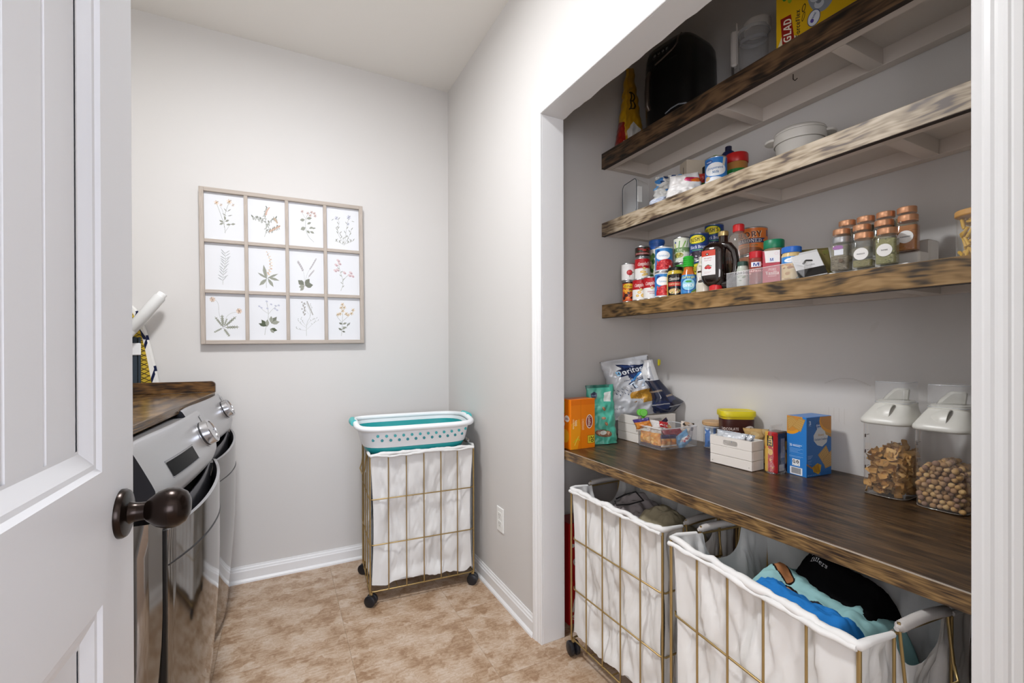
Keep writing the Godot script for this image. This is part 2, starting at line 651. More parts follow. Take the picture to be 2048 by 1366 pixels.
	hd.xf = Transform3D(Basis(V(1, 0, 0), V(0, 0, -1), V(0, 1, 0)), V(0, YH + jt / 2, 0))
	hd.slab(hp, jt, .001)
	struct("trim_3", hd, trim, "white head board of the opening with a wavy back edge")
	var cp := P2([0, 0, .007, 0, .009, .002, .009, .012, .0105, .015, .012, .022, .011, .026, .0125, .030, .0155, .036, .016, .041, .0145, .044, .0165, .047, .0165, .0555, .014, .058, 0, .058])
	# profile: x out from the wall, y from the opening outwards
	var q := .0
	struct("trim_4", casing(cp, [V(XR, 0, Z1), V(XR, YH, Z1), V(XR, YH, Z2), V(XR, 0, Z2)]), trim, "white moulded casing round the pantry opening")
	# double outlet on the right wall
	var ot := thing("wall_outlet", "white double socket outlet plate low on the right wall", "outlet", V(XR, .3697, -1.9296), -PI / 2)
	part(ot, "cover_plate", MB.new().box(V(0, 0, .003), V(.07, .1145, .006), .0025), mat("efefec", .3))
	for s in [-1, 1]:
		var f := part(ot, "socket_face", MB.new().box(V(0, s * .0195, .0068), V(.034, .029, .002), .0008), mat("e6e6e2", .35))
		var sl := MB.new()
		for k in [-1, 1]: sl.box(V(k * .0065, s * .0195 + .003, .0079), V(.0022, .008, .0006), 0)
		sl.box(V(0, s * .0195 - .008, .0079), V(.004, .004, .0006), 0)
		part(f, "slots", sl, mat("8f8c87", .6))

func alcove_paint() -> ImageTexture:
	var c := CV.new(1024, 1024, WALL)   # u from the right wall (near) to the far corner when seen from the room
	var rg := RandomNumberGenerator.new()
	rg.seed = 4
	for k in 26:
		var x := rg.randf() * 1024
		var y := 500 + rg.randf() * 240
		c.ell(x, y, rg.randf_range(3, 16), rg.randf_range(1, 5), ["cfccc9", "d0cdc9", "d5d2cf"][k % 3], rg.randf() * 3)
	var arc := []
	for k in 12: arc.append(Vector2(520 + k * 7, 632 - 8 * sin(PI * k / 11.0)))
	c.line(arc, 1.0, "c6c2bd")
	for k in 4: c.line([Vector2(528 + k * 9, 662), Vector2(527 + k * 9, 676 + k * 2)], 1.0, "c9c5c1")
	return c.tex()

# a profile (x = out of the wall, y = up) carried along a wall
func run(prof: PackedVector2Array, a: Vector3, b: Vector3, out: Vector3) -> MB:
	var m := MB.new()
	var r0 := PackedVector3Array()
	var r1 := PackedVector3Array()
	for p in prof:
		r0.append(a + out * p.x + V(0, p.y, 0))
		r1.append(b + out * p.x + V(0, p.y, 0))
	m.flat()
	var n := prof.size()
	for i in n:
		var j := (i + 1) % n
		m.quad(r0[i], r1[i], r1[j], r0[j])
	for i in range(1, n - 1):
		m.tri(r0[0], r0[i + 1], r0[i])
		m.tri(r1[0], r1[i], r1[i + 1])
	return m
func casing(prof: PackedVector2Array, path: Array) -> MB:
	var m := MB.new()
	m.flat()
	var rings := []
	for i in 4:
		var r := PackedVector3Array()
		var o := V(0, 0, -1) if i == 0 else V(0, 1, -1) if i == 1 else V(0, 1, 1) if i == 2 else V(0, 0, 1)
		for p in prof: r.append(path[i] + V(-p.x, 0, 0) + o * p.y)
		rings.append(r)
	for i in 3:
		for k in prof.size():
			var j := (k + 1) % prof.size()
			m.quad(rings[i][k], rings[i][j], rings[i + 1][j], rings[i + 1][k])
	return m

# ---------------------------------------------------------------- the open door, close by on the left
func build_door():
	var white := mat("e6e7ea", .38)
	# local frame: x along the door from its hinge to the free edge, y up, z out of the face that is seen
	var d := Node3D.new()
	d.name = "door_1"
	d.set_meta("kind", "structure")
	d.set_meta("label", "open white panelled door with a dark round knob")
	add_child(d)
	d.transform = Transform3D(Basis(V(.042, 0, -.999).normalized(), V(0, 1, 0), V(.999, 0, .042).normalized()), V(-.2251, 0, -.1247))
	var W := .74
	var T := .035
	var rails := MB.new()
	var st := .1155
	for a in [[0, .008, st, 2.03], [W - st, .008, W, 2.03], [st, .008, W - st, .24], [st, .85, W - st, 1.018], [st, 1.90, W - st, 2.03]]:
		var x0: float = a[0]
		var y0: float = a[1]
		rails.box(V((x0 + a[2]) / 2, (y0 + a[3]) / 2, -T / 2), V(a[2] - x0, a[3] - y0, T), .0)
	part(d, "door_frame", rails, white)
	for pr in [[.24, .85], [1.018, 1.90]]:
		var y0: float = pr[0]
		var y1: float = pr[1]
		var mo := MB.new()
		mo.flat()
		# sloping sticking round the panel: three steps of a moulding
		var steps := [[0.0, 0.0], [.006, -.004], [.012, -.0045], [.030, -.0125], [.034, -.0125]]
		for i in steps.size() - 1:
			var a: float = steps[i][0]
			var za: float = steps[i][1]
			var b: float = steps[i + 1][0]
			var zb: float = steps[i + 1][1]
			var A := [V(st + a, y0 + a, za), V(W - st - a, y0 + a, za), V(W - st - a, y1 - a, za), V(st + a, y1 - a, za)]
			var B := [V(st + b, y0 + b, zb), V(W - st - b, y0 + b, zb), V(W - st - b, y1 - b, zb), V(st + b, y1 - b, zb)]
			for k in 4: mo.quad(A[k], A[(k + 1) % 4], B[(k + 1) % 4], B[k])
		part(d, "panel_moulding", mo, white)
		part(d, "panel_back", MB.new().box(V(W / 2, (y0 + y1) / 2, -.0255), V(W - 2 * st, y1 - y0, .006), 0), white)
		var n := 6
		var w := (W - 2 * st - .068) / n
		for k in n:
			part(d, "panel_plank", MB.new().box(V(st + .034 + w * (k + .5), (y0 + y1) / 2, -.0178), V(w - .0006, y1 - y0 - .052, .010), .0030), white)
	var br := mat("271d18", .24, .75)
	var hw := MB.new()
	hw.xf = Transform3D(Basis(V(1, 0, 0), V(0, 0, 1), V(0, -1, 0)), V(W - .0505, .944, 0))
	hw.lathe(PR([0, 0, .0335, 0, .0335, .004, .0315, .0075, .026, .0095, .0155, .0105, .0135, .014, .0125, .020, .0125, .028, .016, .031, .019, .035, .0245, .042, .028, .052, .0285, .059, .0265, .068, .021, .076, .013, .080, 0, .0815]), 40)
	var kp := part(d, "door_knob", hw, br)
	kp.set_meta("label", "oil-rubbed dark bronze door knob")

# ---------------------------------------------------------------- machines, board and what stands by the back wall
func bulge(z: float, z0: float, z1: float, edge: float, sag: float) -> float:
	var t := (z - z0) / (z1 - z0) * 2.0 - 1.0
	return edge + sag * (1.0 - pow(absf(t), 2.2))
func machine(label: String, z0: float, z1: float, dx: float, at: Transform3D, with_display: bool):
	var t := Node3D.new()
	t.name = num(self, "washing_machine")
	t.set_meta("label", label)
	t.set_meta("category", "washing machine")
	t.set_meta("group", "front loading laundry machines")
	add_child(t)
	t.transform = at
	var steel := mat("8f8d8b", .09, 1.0)
	var silver := mat("b9b9bb", .33, .75)
	var dark := mat("17171a", .35, .0)
	var zc := (z0 + z1) / 2
	var w := z1 - z0
	# cabinet
	part(t, "cabinet", MB.new().box(V(-.30 + dx / 2, .47, zc + .02), V(.62 + dx, .90, w - .046), .006), mat("23242a", .3, .4))
	for sx in [-.52, -.02]:
		for sz in [z0 + .08, z1 - .06]:
			part(t, "foot", MB.new().at(sx + dx * .5, 0, sz).lathe(PR([0, 0, .022, 0, .022, .014, .012, .016, .012, .03]), 14), dark)
	# front skin: bowed, tapering in towards the floor
	var bow_x := func(z: float, y: float) -> float:
		return bulge(z, z0 - .01, z1 + .01, .042 + dx, .072) - .035 * pow(clampf((.55 - y) / .5, 0, 1), 1.6)
	var lip_y := func(z: float) -> float: return .738 + .058 * pow((z1 - z) / w, 1.5)
	var skin := func(za: float, zb: float, ya: float, yb: float, back: float, name: String, m: Material, trough: bool):
		var rings := []
		var n := 20
		for lvl in 11:
			var fy := lvl / 10.0
			var ring := PackedVector3Array()
			for k in n + 1:
				var z := lerpf(za, zb, 1.0 - float(k) / n)
				var y := lerpf(ya, lip_y.call(z) if trough else yb, fy)
				ring.append(V(bow_x.call(z, y), y, z))
			ring.append(V(back + dx, lerpf(ya, .60 if trough else yb, fy), za))
			ring.append(V(back + dx, lerpf(ya, .60 if trough else yb, fy), zb))
			rings.append(ring)
		part(t, name, MB.new().loft(rings, true, not trough), m)
	skin.call(z1 - .040, z1, .03, .775, -.04, "front_strip", steel, false)
	skin.call(z0, z0 + .045, .03, .775, .0, "front_strip", steel, false)
	var za0 := z0 + .052
	var zb0 := z1 - .056
	skin.call(za0, zb0, .03, .735, .02, "door", steel, true)
	# hollow grip behind the top edge of the door: silver lip, dark trough, inner lip
	var lip := MB.new()
	var hol := MB.new()
	var inl := MB.new()
	lip.smooth()
	hol.smooth()
	inl.smooth()
	for k in 24:
		var q := []
		for e in 2:
			var z := lerpf(za0, zb0, (k + e) / 24.0)
			var y: float = lip_y.call(z)
			var x: float = bow_x.call(z, y)
			var xi := lerpf(.052, .026, (k + e) / 24.0) + dx + .028 * (1.0 - pow(absf((k + e) / 12.0 - 1.0), 2.0))
			q.append([V(x + .0004, y, z), V(x - .008, y + .001, z), V(x - .009, .60, z), V(xi, .60, z), V(xi, y + .008, z), V(xi - .006, y + .008, z), V(xi - .006, .60, z)])
		var a: Array = q[0]
		var b: Array = q[1]
		lip.quad(b[0], a[0], a[1], b[1])
		hol.quad(b[1], a[1], a[2], b[2])
		hol.quad(b[2], a[2], a[3], b[3])
		inl.quad(b[3], a[3], a[4], b[4])
		inl.quad(b[4], a[4], a[5], b[5])
		inl.quad(b[5], a[5], a[6], b[6])
	part(t, "door_lip", lip, silver)
	part(t, "grip_hollow", hol, dark)
	part(t, "inner_lip", inl, mat("57575c", .3, .6))
	part(t, "door_gap", MB.new().box(V(.030 + dx, .39, z1 - .048), V(.078, .71, .014), .002), mat("0c0c0e", .4))
	var gr := []
	for k in 29:
		var z := lerpf(za0, zb0, k / 28.0)
		gr.append(V(bow_x.call(z, .665), .655, z))
	part(t, "trim_line", MB.new().tube(gr, .0022, 5), mat("3a3a3c", .4, .6))
	# control panel: slanted, a little bowed, rolled over at its lower edge
	var pf := PR([-.06, .936, -.006, .938, -.001, .958, .005, .964, .012, .957, .020, .943, .038, .906, .058, .863, .0655, .845, .067, .828, .061, .808, .048, .797, -.06, .792])
	var rings := []
	var np := 18
	for k in np + 1:
		var u := float(k) / np
		var z := lerpf(z0 + .004, z1 - .004, u)
		var e := 1.0 - pow(absf(u * 2 - 1), 8.0) * .10
		var bow := .018 * (1.0 - pow(absf(u * 2 - 1), 2.2))
		var ring := PackedVector3Array()
		for q in pf:
			var y := lerpf(.88, q.y, e)
			ring.append(V(q.x * (e if q.x > 0 else 1.0) + (bow + dx) * (1.0 if q.x > -.05 else 0.0), y, z))
		ring.reverse()
		rings.append(ring)
	part(t, "control_panel", MB.new().loft(rings, false, false), silver)
	for e in 2:
		var ends := MB.new()
		ends.flat()
		var ring: PackedVector3Array = rings[0 if e == 0 else np]
		for k in range(1, ring.size() - 1): ends.tri(ring[0], ring[k + (1 if e == 0 else 0)], ring[k + (0 if e == 0 else 1)])
		part(t, "panel_end", ends, mat("2b2c33", .35, .3))
	# dial on the slanted face
	var nrm := V(.905, .426, 0)
	var face := func(z: float, s: float, lift: float) -> Vector3:   # s: 0 top of the face .. 1 bottom
		var u := (z - z0) / w
		var bow := .018 * (1.0 - pow(absf(u * 2 - 1), 2.2))
		return V(lerpf(.020, .0615, s) + bow + dx, lerpf(.943, .8545, s), z) + nrm * lift
	var zk := z0 + .178
	var kb := Basis(V(0, 0, -1), nrm, V(0, 0, -1).cross(nrm))
	var dial := part(t, "dial", mk(kb, face.call(zk, .52, 0.0), PR([0, 0, .043, 0, .043, .003, .0405, .004, .0405, .0285, .0385, .031, .033, .031, .0325, .0285, 0, .0285])), mat("c9c9cc", .18, 1.0))
	var mk1 := MB.new()
	mk1.xf = Transform3D(kb, face.call(zk, .52, .0293))
	mk1.box(V(.022, 0, 0), V(.014, .002, .003), .0003)
	part(dial, "pointer", mk1, mat("6a6a6e", .3))
	part(dial, "grip_ring", mk(kb, face.call(zk, .52, .004), PR([.0408, 0, .0412, .002, .0408, .004])), mat("2a2a2c", .4))
	var plate := func(za: float, zb: float, s0: float, s1: float, lift: float, mb: MB):
		mb.smooth()
		for k in 8:
			var a := lerpf(zb, za, k / 8.0)
			var b := lerpf(zb, za, (k + 1) / 8.0)
			mb.quad(face.call(a, s1, lift), face.call(b, s1, lift), face.call(b, s0, lift), face.call(a, s0, lift), Vector2(k / 8.0, 1), Vector2((k + 1) / 8.0, 1), Vector2((k + 1) / 8.0, 0), Vector2(k / 8.0, 0))
	var led := MB.new()
	plate.call(z0 + .035, z0 + .105, -.05, .95, .0012, led)
	part(t, "button_strip", led, mat("a5a5a8", .25, .6))
	if with_display:
		var dp := MB.new()
		plate.call(z0 + .345, z0 + .555, .58, .98, .0014, dp)
		part(t, "display", dp, mat("030304", .08, .0, .12))
		var dr := MB.new()
		for e in [[V(0, 0, 0), .54], [V(0, 0, 0), 1.0]]:
			var pts := []
			for k in 9: pts.append(face.call(lerpf(z0 + .34, z0 + .56, k / 8.0), e[1], .0012))
			dr.tube(pts, .0011, 5)
		part(t, "display_frame", dr, mat("8c8c90", .3, .6))
	return t
func mk(b: Basis, o: Vector3, prof: Array, n := 36) -> MB:
	var m := MB.new()
	m.xf = Transform3D(b, o)
	m.lathe(prof, n)
	return m

func build_left():
	var at := Transform3D(Basis.from_euler(Vector3(0, deg_to_rad(-4.4), 0)), V(-.266, 0, -2.60))
	var bx := func(o: Node3D): o.transform = at
	machine("silver front loading machine at the back wall, half hidden behind the nearer one", -.02, .635, .0, at, false)
	machine("nearer silver front loading machine with small dark display and chrome dial", .645, 1.30, .055, at, true)
	# wooden board over both machines with an upstand at its far end
	var wb := Node3D.new()
	wb.name = num(self, "wooden_board")
	wb.set_meta("label", "stained wooden board lying over the laundry machines with a raised end")
	wb.set_meta("category", "board")
	add_child(wb)
	wb.transform = at
	var wt := tmat(wood(1024, 256, 71, ["22150b", "3f2a15", "59401f", "6f522c", "82633a"], 3.0, .5, .4), .24)
	var tp := part(wb, "top", MB.new().box(V(-.23, .957, .72), V(.46, .026, 1.38), .002), wt)
	var ep := P2([-.42, 0, 0, 0, 0, .03])
	for k in 7: ep.append(Vector2(-.018 + .018 * cos(PI / 2 * k / 6.0), .034 + .018 * sin(PI / 2 * k / 6.0)))
	ep.append(Vector2(-.42, .052))
	var up := MB.new()
	up.xf = Transform3D(Basis.IDENTITY, V(0, .9702, .022))
	up.slab(ep, .018, .0015)
	part(wb, "end_board", up, tmat(wood(512, 64, 81, ["1f1209", "3d2711", "5c3e1c", "70502a"], 3.0, .6, .3), .3))
	# ironing board hung on the back wall behind the upstand, seen from its underside
	var ib := thing("ironing_board", "ironing board with white navy-striped cover and yellow mesh underside on the back wall", "ironing board", V(-.62, 1.0, ZB + .0135))
	var half := func(y: float) -> float:   # half width of the board, its nose at the top
		var u := clampf((.395 - y) / .95, 0, 1)
		return .192 * pow(u, .47)
	var outl := PackedVector2Array()
	for k in 21: outl.append(Vector2(half.call(lerpf(-.2, .394, k / 20.0)), lerpf(-.2, .394, k / 20.0)))
	for k in 20: outl.append(Vector2(-half.call(lerpf(.394, -.2, (k + 1) / 20.0)), lerpf(.394, -.2, (k + 1) / 20.0)))
	var cs := CV.new(256, 512, "e4e2de")
	for k in 6: cs.line([Vector2(k * 60 - 90, 512), Vector2(k * 60 + 60, 0)], 9, "1d2340")
	part(ib, "cover", MB.new().slab(outl, .024, .007, true), tmat(cs.tex(), .9, .2))
	var under := PackedVector2Array()
	for q in outl: under.append(Vector2(q.x * .78, lerpf(.0, q.y, .93)))
	var pad := MB.new()
	pad.xf = Transform3D(Basis.IDENTITY, V(0, 0, .013))
	pad.slab(under, .004, .001)
	part(ib, "foam_pad", pad, mat("c9ab3c", .9, 0, .2))
	var mesh := MB.new()
	for k in range(-9, 30):
		for s in [-1, 1]:
			var a := Vector2(-.16 * s, -.2 + k * .021)
			var b := Vector2(.16 * s, -.2 + k * .021 + .19)
			var seg := Geometry2D.intersect_polyline_with_polygon(PackedVector2Array([a, b]), under)
			for q in seg: mesh.tube([V(q[0].x, q[0].y, .0158), V(q[q.size() - 1].x, q[q.size() - 1].y, .0158)], .0014, 4)
	part(ib, "wire_mesh", mesh, mat("3a2c14", .5, .3))
	var leg := MB.new()
	leg.box(V(.034, .02, .0235), V(.030, .42, .012), .002).box(V(.056, .02, .026), V(.010, .42, .009), .002).box(V(-.062, .02, .0235), V(.030, .42, .012), .002)
	part(ib, "folded_leg", leg, mat("39444e", .4, .5))
	part(ib, "leg_clip", MB.new().at(.038, .175, .0335).box(V(0, 0, 0), V(.050, .055, .008), .003), mat("e8e8e8", .4))
	# stripes wound round the cover's edge
	var band := MB.new()
	band.smooth()
	for seg in [[.30, .22]]:
		for k in 10:
			var y0 := lerpf(seg[0], seg[1], k / 10.0)
			var y1 := lerpf(seg[0], seg[1], (k + 1) / 10.0)
			var o0 := lerpf(.030, .004, k / 10.0)
			var o1 := lerpf(.030, .004, (k + 1) / 10.0)
			band.quad(V(half.call(y1) - o1 - .014, y1, .0128), V(half.call(y1) - o1, y1, .0128), V(half.call(y0) - o0, y0, .0128), V(half.call(y0) - o0 - .014, y0, .0128))
	part(ib, "navy_stripe", band, mat("1c2140", .9))
	# white handle leaning in front of it
	var mh := thing("cleaner_handle", "thick white plastic handle with a capped end sticking up over the wooden board", "handle", V(-.63, .962, ZB + .095))
	var pts := [V(-.06, .02, 0), V(-.045, .12, 0), V(-.02, .19, 0), V(.012, .245, 0), V(.050, .30, 0)]
	part(mh, "bent_neck", MB.new().tube(pts, [.014, .016, .018, .021, .0225], 14), mat("e3e3e1", .4))
	part(mh, "grip", MB.new().tube([V(.046, .295, 0), V(.051, .302, 0), V(.150, .446, 0), V(.155, .453, 0)], [.018, .0235, .0235, .021], 18), mat("dededc", .4))
	part(mh, "end_cap", MB.new().tube([V(.152, .449, 0), V(.163, .465, 0), V(.165, .468, 0)], [.0185, .0185, .0165], 18), mat("efefed", .35))

# ---------------------------------------------------------------- rolling wire hampers
# local: x along the long side, z out of the side that faces the viewer, origin on the floor under the middle
func hamper(label: String, pos: Vector3, turn: float, W: float, D: float, H: float, gaps: int, side_gaps: int, sd: int, lined := true) -> Node3D:
	var t := thing("laundry_hamper", label, "hamper", pos, turn, "rolling gold wire hampers" if lined else "")
	var gold := mat("ad9463", .38, .75)
	var yb := .062
	var hx := W / 2
	var hz := D / 2
	var wr := .0028
	var corners := [V(-hx, 0, hz), V(hx, 0, hz), V(hx, 0, -hz), V(-hx, 0, -hz)]
	var lv := [yb, yb + (H - yb) * .335, yb + (H - yb) * .665, H - .008]
	for y in lv:
		var p := []
		for c in corners: p.append(c + V(0, y, 0))
		var rg := []
		for i in 4:
			var a: Vector3 = p[i]
			var b: Vector3 = p[(i + 1) % 4]
			rg.append(a.lerp(b, .03)); rg.append(a.lerp(b, .97))
		part(t, "rail" if y < H - .1 else "rim_rail", MB.new().tube(rg, wr * (1.0 if y > yb else 1.2), 6, true), gold)
	for i in gaps + 1:
		for s in [-1, 1]:
			var x := lerpf(-hx, hx, float(i) / gaps)
			part(t, "wire_post", MB.new().tube([V(x, yb, s * (hz + wr)), V(x, H - .01, s * (hz + wr))], wr * (1.45 if i == 0 or i == gaps else 1.0), 6), gold)
	for i in range(1, side_gaps):
		for s in [-1, 1]:
			var z := lerpf(-hz, hz, float(i) / side_gaps)
			var top := H - .01 if absf(z) > .06 else H - .125
			part(t, "wire_post", MB.new().tube([V(s * (hx + wr), yb, z), V(s * (hx + wr), top, z)], wr, 6), gold)
	for i in range(1, 4):
		part(t, "floor_wire", MB.new().tube([V(lerpf(-hx, hx, i / 4.0), yb, -hz), V(lerpf(-hx, hx, i / 4.0), yb, hz)], wr, 6), gold)
	# wire loops for lifting, one at each end
	for s in [-1, 1]:
		part(t, "lifting_loop", MB.new().tube([V(s * (hx + .002), H + .012, -.072), V(s * (hx + .012), H - .09, -.072), V(s * (hx + .022), H - .118, -.066), V(s * (hx + .022), H - .118, .066), V(s * (hx + .012), H - .09, .072), V(s * (hx + .002), H + .012, .072)], wr * 1.1, 6), gold)
	# casters
	for c in corners:
		var cp: Vector3 = c * .985
		var ca := part(t, "caster", MB.new().at(cp.x, 0, cp.z).lathe(PR([0, .05, .008, .05, .008, .062, 0, .062]), 12), gold)
		var a := 0.6 + sd * .4
		for s in [-1, 1]:
			var wm := MB.new()
			wm.xf = Transform3D(Basis.from_euler(Vector3(0, a, 0)) * Basis(V(0, 1, 0), V(-1, 0, 0), V(0, 0, 1)), V(cp.x, .0265, cp.z) + Basis.from_euler(Vector3(0, a, 0)) * V(s * .012, 0, 0))
			wm.lathe(PR([0, -.009, .020, -.009, .0255, -.006, .0265, 0, .0255, .006, .020, .009, 0, .009]), 20)
			part(ca, "wheel", wm, mat("16171d", .4))
	if not lined: return t
	# fabric liner: four walls that hang in folds and billow between the wires
	var n1 := noise(sd * 7 + 1, 2.2, 3)
	var n2 := noise(sd * 7 + 2, 7.0, 3)
	var lin := mat("dcdbd9", .95, 0, .15)
	var cut := .068
	var lm := MB.new()
	var wall := func(o: Vector3, ax: Vector3, out: Vector3, L: float, hole: bool, k: int):
		lm.grid(56, 40, func(u: float, v: float) -> Vector3:
			var x := (u - .5) * L
			var top := H - .004
			if hole and absf(x) < cut: top = H - .004 - .080 * pow(1.0 - pow(absf(x) / cut, 2.6), .5)
			var low := .086 + .022 * n1.get_noise_2d(u * 1.6 + k * 9, 3.3)
			var y := lerpf(low, top, v)
			var edge := minf(u, 1 - u)
			var f := smoothstep(0, .12, edge) * smoothstep(0, .10, v) * smoothstep(0, .07, 1 - v)
			var fold := n2.get_noise_2d(u * .9 * L * 4 + y * .9 + k * 11, y * .22) * .009 + n1.get_noise_2d(u * 1.6 + k * 5, y * 1.1) * .022
			fold += .0025 * sin(u * 30 + n1.get_noise_1d(k * 3.1 + y) * 6.0) * smoothstep(.55, 1.0, v)
			var sag := -.010 * sin(PI * v) - .004 - .012 * (1.0 - smoothstep(.0, .25, v))
			return o + ax * (x * (1.0 - .05 * sin(PI * v) - .03 * (1 - v))) + out * (minf((sag + fold) * maxf(f, .15), -.0002) - .0035) + V(0, y, 0))
	wall.call(V(0, 0, hz), V(1, 0, 0), V(0, 0, 1), W, false, sd)
	wall.call(V(0, 0, -hz), V(-1, 0, 0), V(0, 0, -1), W, false, sd + 1)
	wall.call(V(hx, 0, 0), V(0, 0, -1), V(1, 0, 0), D, true, sd + 2)
	wall.call(V(-hx, 0, 0), V(0, 0, 1), V(-1, 0, 0), D, true, sd + 3)
	lm.box(V(0, .092, 0), V(W * .95, .01, D * .93), .004)
	var ln := part(t, "fabric_liner", lm, lin)
	# hem rolled over the rim on the long sides and corners; gathered sleeves over the lifting loops
	for s in [-1, 1]:
		var pts := []
		var rr := []
		var N := 40
		pts.append(V(-hx - .002, H - .006, s * .088)); rr.append(.0055)
		pts.append(V(-hx - .003, H - .003, s * (hz - .02))); rr.append(.0075)
		for k in N + 1:
			var u := float(k) / N
			pts.append(V(lerpf(-hx, hx, u), H - .006 + n1.get_noise_1d(u * 1.6 + s * 9) * .007, s * (hz + .002 + n1.get_noise_1d(u * 5 + s) * .004)))
			rr.append(.0085 + n1.get_noise_1d(u * 1.8 + s * 31) * .004)
		pts.append(V(hx + .003, H - .003, s * (hz - .02))); rr.append(.0075)
		pts.append(V(hx + .002, H - .006, s * .088)); rr.append(.0055)
		part(ln, "hem", MB.new().tube(pts, rr, 10), lin)
		var hm := MB.new()
		var a := []
		var b := []
		for k in N + 1:
			var u := float(k) / N
			a.append(V(lerpf(-hx, hx, u), H - .013 + n1.get_noise_1d(u * 1.3 + s * 19) * .007, s * (hz + .009 + n2.get_noise_1d(u * 2 + s * 5) * .003)))
			b.append(.0058 + n1.get_noise_1d(u * 2.0 + s * 3) * .003)
		part(ln, "hem", hm.tube(a, b, 8), lin)
		var sp := []
		var sr := []
		for k in 61:
			var u := k / 60.0
			sp.append(V(s * (hx + .003), H + .002 + .006 * sin(PI * u), lerpf(-.080, .080, u)))
			sr.append((.45 + .55 * smoothstep(0.0, .08, minf(u, 1 - u))) * (.0078 + (.0022 if k % 2 == 0 else -.0012)))
		part(ln, "gathered_handle", MB.new().tube(sp, sr, 10), mat("bdb8b4", .95, 0, .15))
	return t

func build_corner_hamper():
	var t := hamper("gold wire hamper with white liner standing alone in the room corner under the teal basket", V(.626, 0, -2.291), deg_to_rad(-3.7), .495, .335, .695, 6, 4, 1)
	# collapsible basket lying across the rim
	var b := thing("laundry_basket", "white and teal collapsible laundry basket with dotted sides on top of the corner hamper", "basket", V(.607, .676, -2.301), deg_to_rad(-3.7))
	var white := mat("eceef0", .35)
	var teal := mat("1e9c9e", .4)
	# plan: rounded rectangle by superellipse, 0.60 by 0.40
	var ring := func(a: float, c: float, y: float, p := 5.0, n := 64) -> PackedVector3Array:
		var r := PackedVector3Array()
		for k in n:
			var th := TAU * k / n
			var m := pow(pow(absf(sin(th)), p) + pow(absf(cos(th)), p), -1.0 / p)
			r.append(V(sin(th) * m * a, y + .012 * pow(absf(sin(th)), 6.0) * (1.0 if y > .09 else 0.0), cos(th) * m * c))
		return r
	var A := .274
	var C := .200
	# teal collapsible lower part, outside then inside
	part(b, "folding_bottom", MB.new().loft([ring.call(A * .80, C * .76, .0), ring.call(A * .84, C * .81, .004), ring.call(A * .885, C * .85, .03), ring.call(A * .90, C * .87, .046), ring.call(A * .885, C * .85, .047), ring.call(A * .84, C * .80, .025), ring.call(A * .80, C * .75, .012)], true, true), teal)
	var wallm := MB.new()
	wallm.loft([ring.call(A * .905, C * .875, .040), ring.call(A * .93, C * .91, .065), ring.call(A * .955, C * .945, .098), ring.call(A * .97, C * .965, .122)], false, false)
	wallm.loft([ring.call(A * .96, C * .955, .122), ring.call(A * .945, C * .935, .098), ring.call(A * .92, C * .90, .065), ring.call(A * .895, C * .865, .040)], false, false)
	var sides := part(b, "dotted_side", wallm, white)
	part(b, "teal_lining", MB.new().loft([ring.call(A * .86, C * .82, .03), ring.call(A * .905, C * .88, .060), ring.call(A * .930, C * .918, .088), ring.call(A * .9385, C * .930, .106)], false, false), teal)
	# round holes showing the teal lining: two rows along the long sides, and round the ends
	var dark := mat("2a8d95", .5)
	for row in 2:
		for s in [-1, 1]:
			var n := 12
			for k in n:
				var x := (k - (n - 1) / 2.0) * .0385 + (.019 if row == 0 else 0.0)
				var f := .955 if row == 0 else .925
				var y := .096 if row == 0 else .075
				var m := pow(1.0 - pow(absf(x / (A * f)), 5.0), .2)
				var dm := MB.new()
				dm.xf = Transform3D(Basis(V(1, 0, 0), V(0, .22, s * .97), V(0, -1 * s, .22)), V(x, y + .012 * pow(minf(1.0, absf(x) / A), 6.0), s * (C * f * m + .0022)))
				dm.lathe(PR([0, -.001, .0062, -.001, .0068, .0, .0058, .0007, 0, .0007]), 12)
				part(sides, "round_hole", dm, dark if row == 1 else mat("3fb0b4", .5))
	var rim := []
	var hand := [[], []]
	for k in 96:
		var th := TAU * k / 96.0
		var p := 5.0
		var m := pow(pow(absf(sin(th)), p) + pow(absf(cos(th)), p), -1.0 / p)
		rim.append(V(sin(th) * m * (A + .004), .130 + .014 * pow(absf(sin(th)), 8.0), cos(th) * m * (C + .004)))
	part(b, "rim", MB.new().tube(rim, .0135, 12, true), white)
	for s in [-1, 1]:
		var hp := []
		for k in 11:
			var z := lerpf(-.052, .052, k / 10.0)
			hp.append(V(s * (A + .010 + .006 * cos(z * 25)), .145, z))
		part(b, "hand_grip", MB.new().tube(hp, .0158, 14), mat("49b3b3", .45))

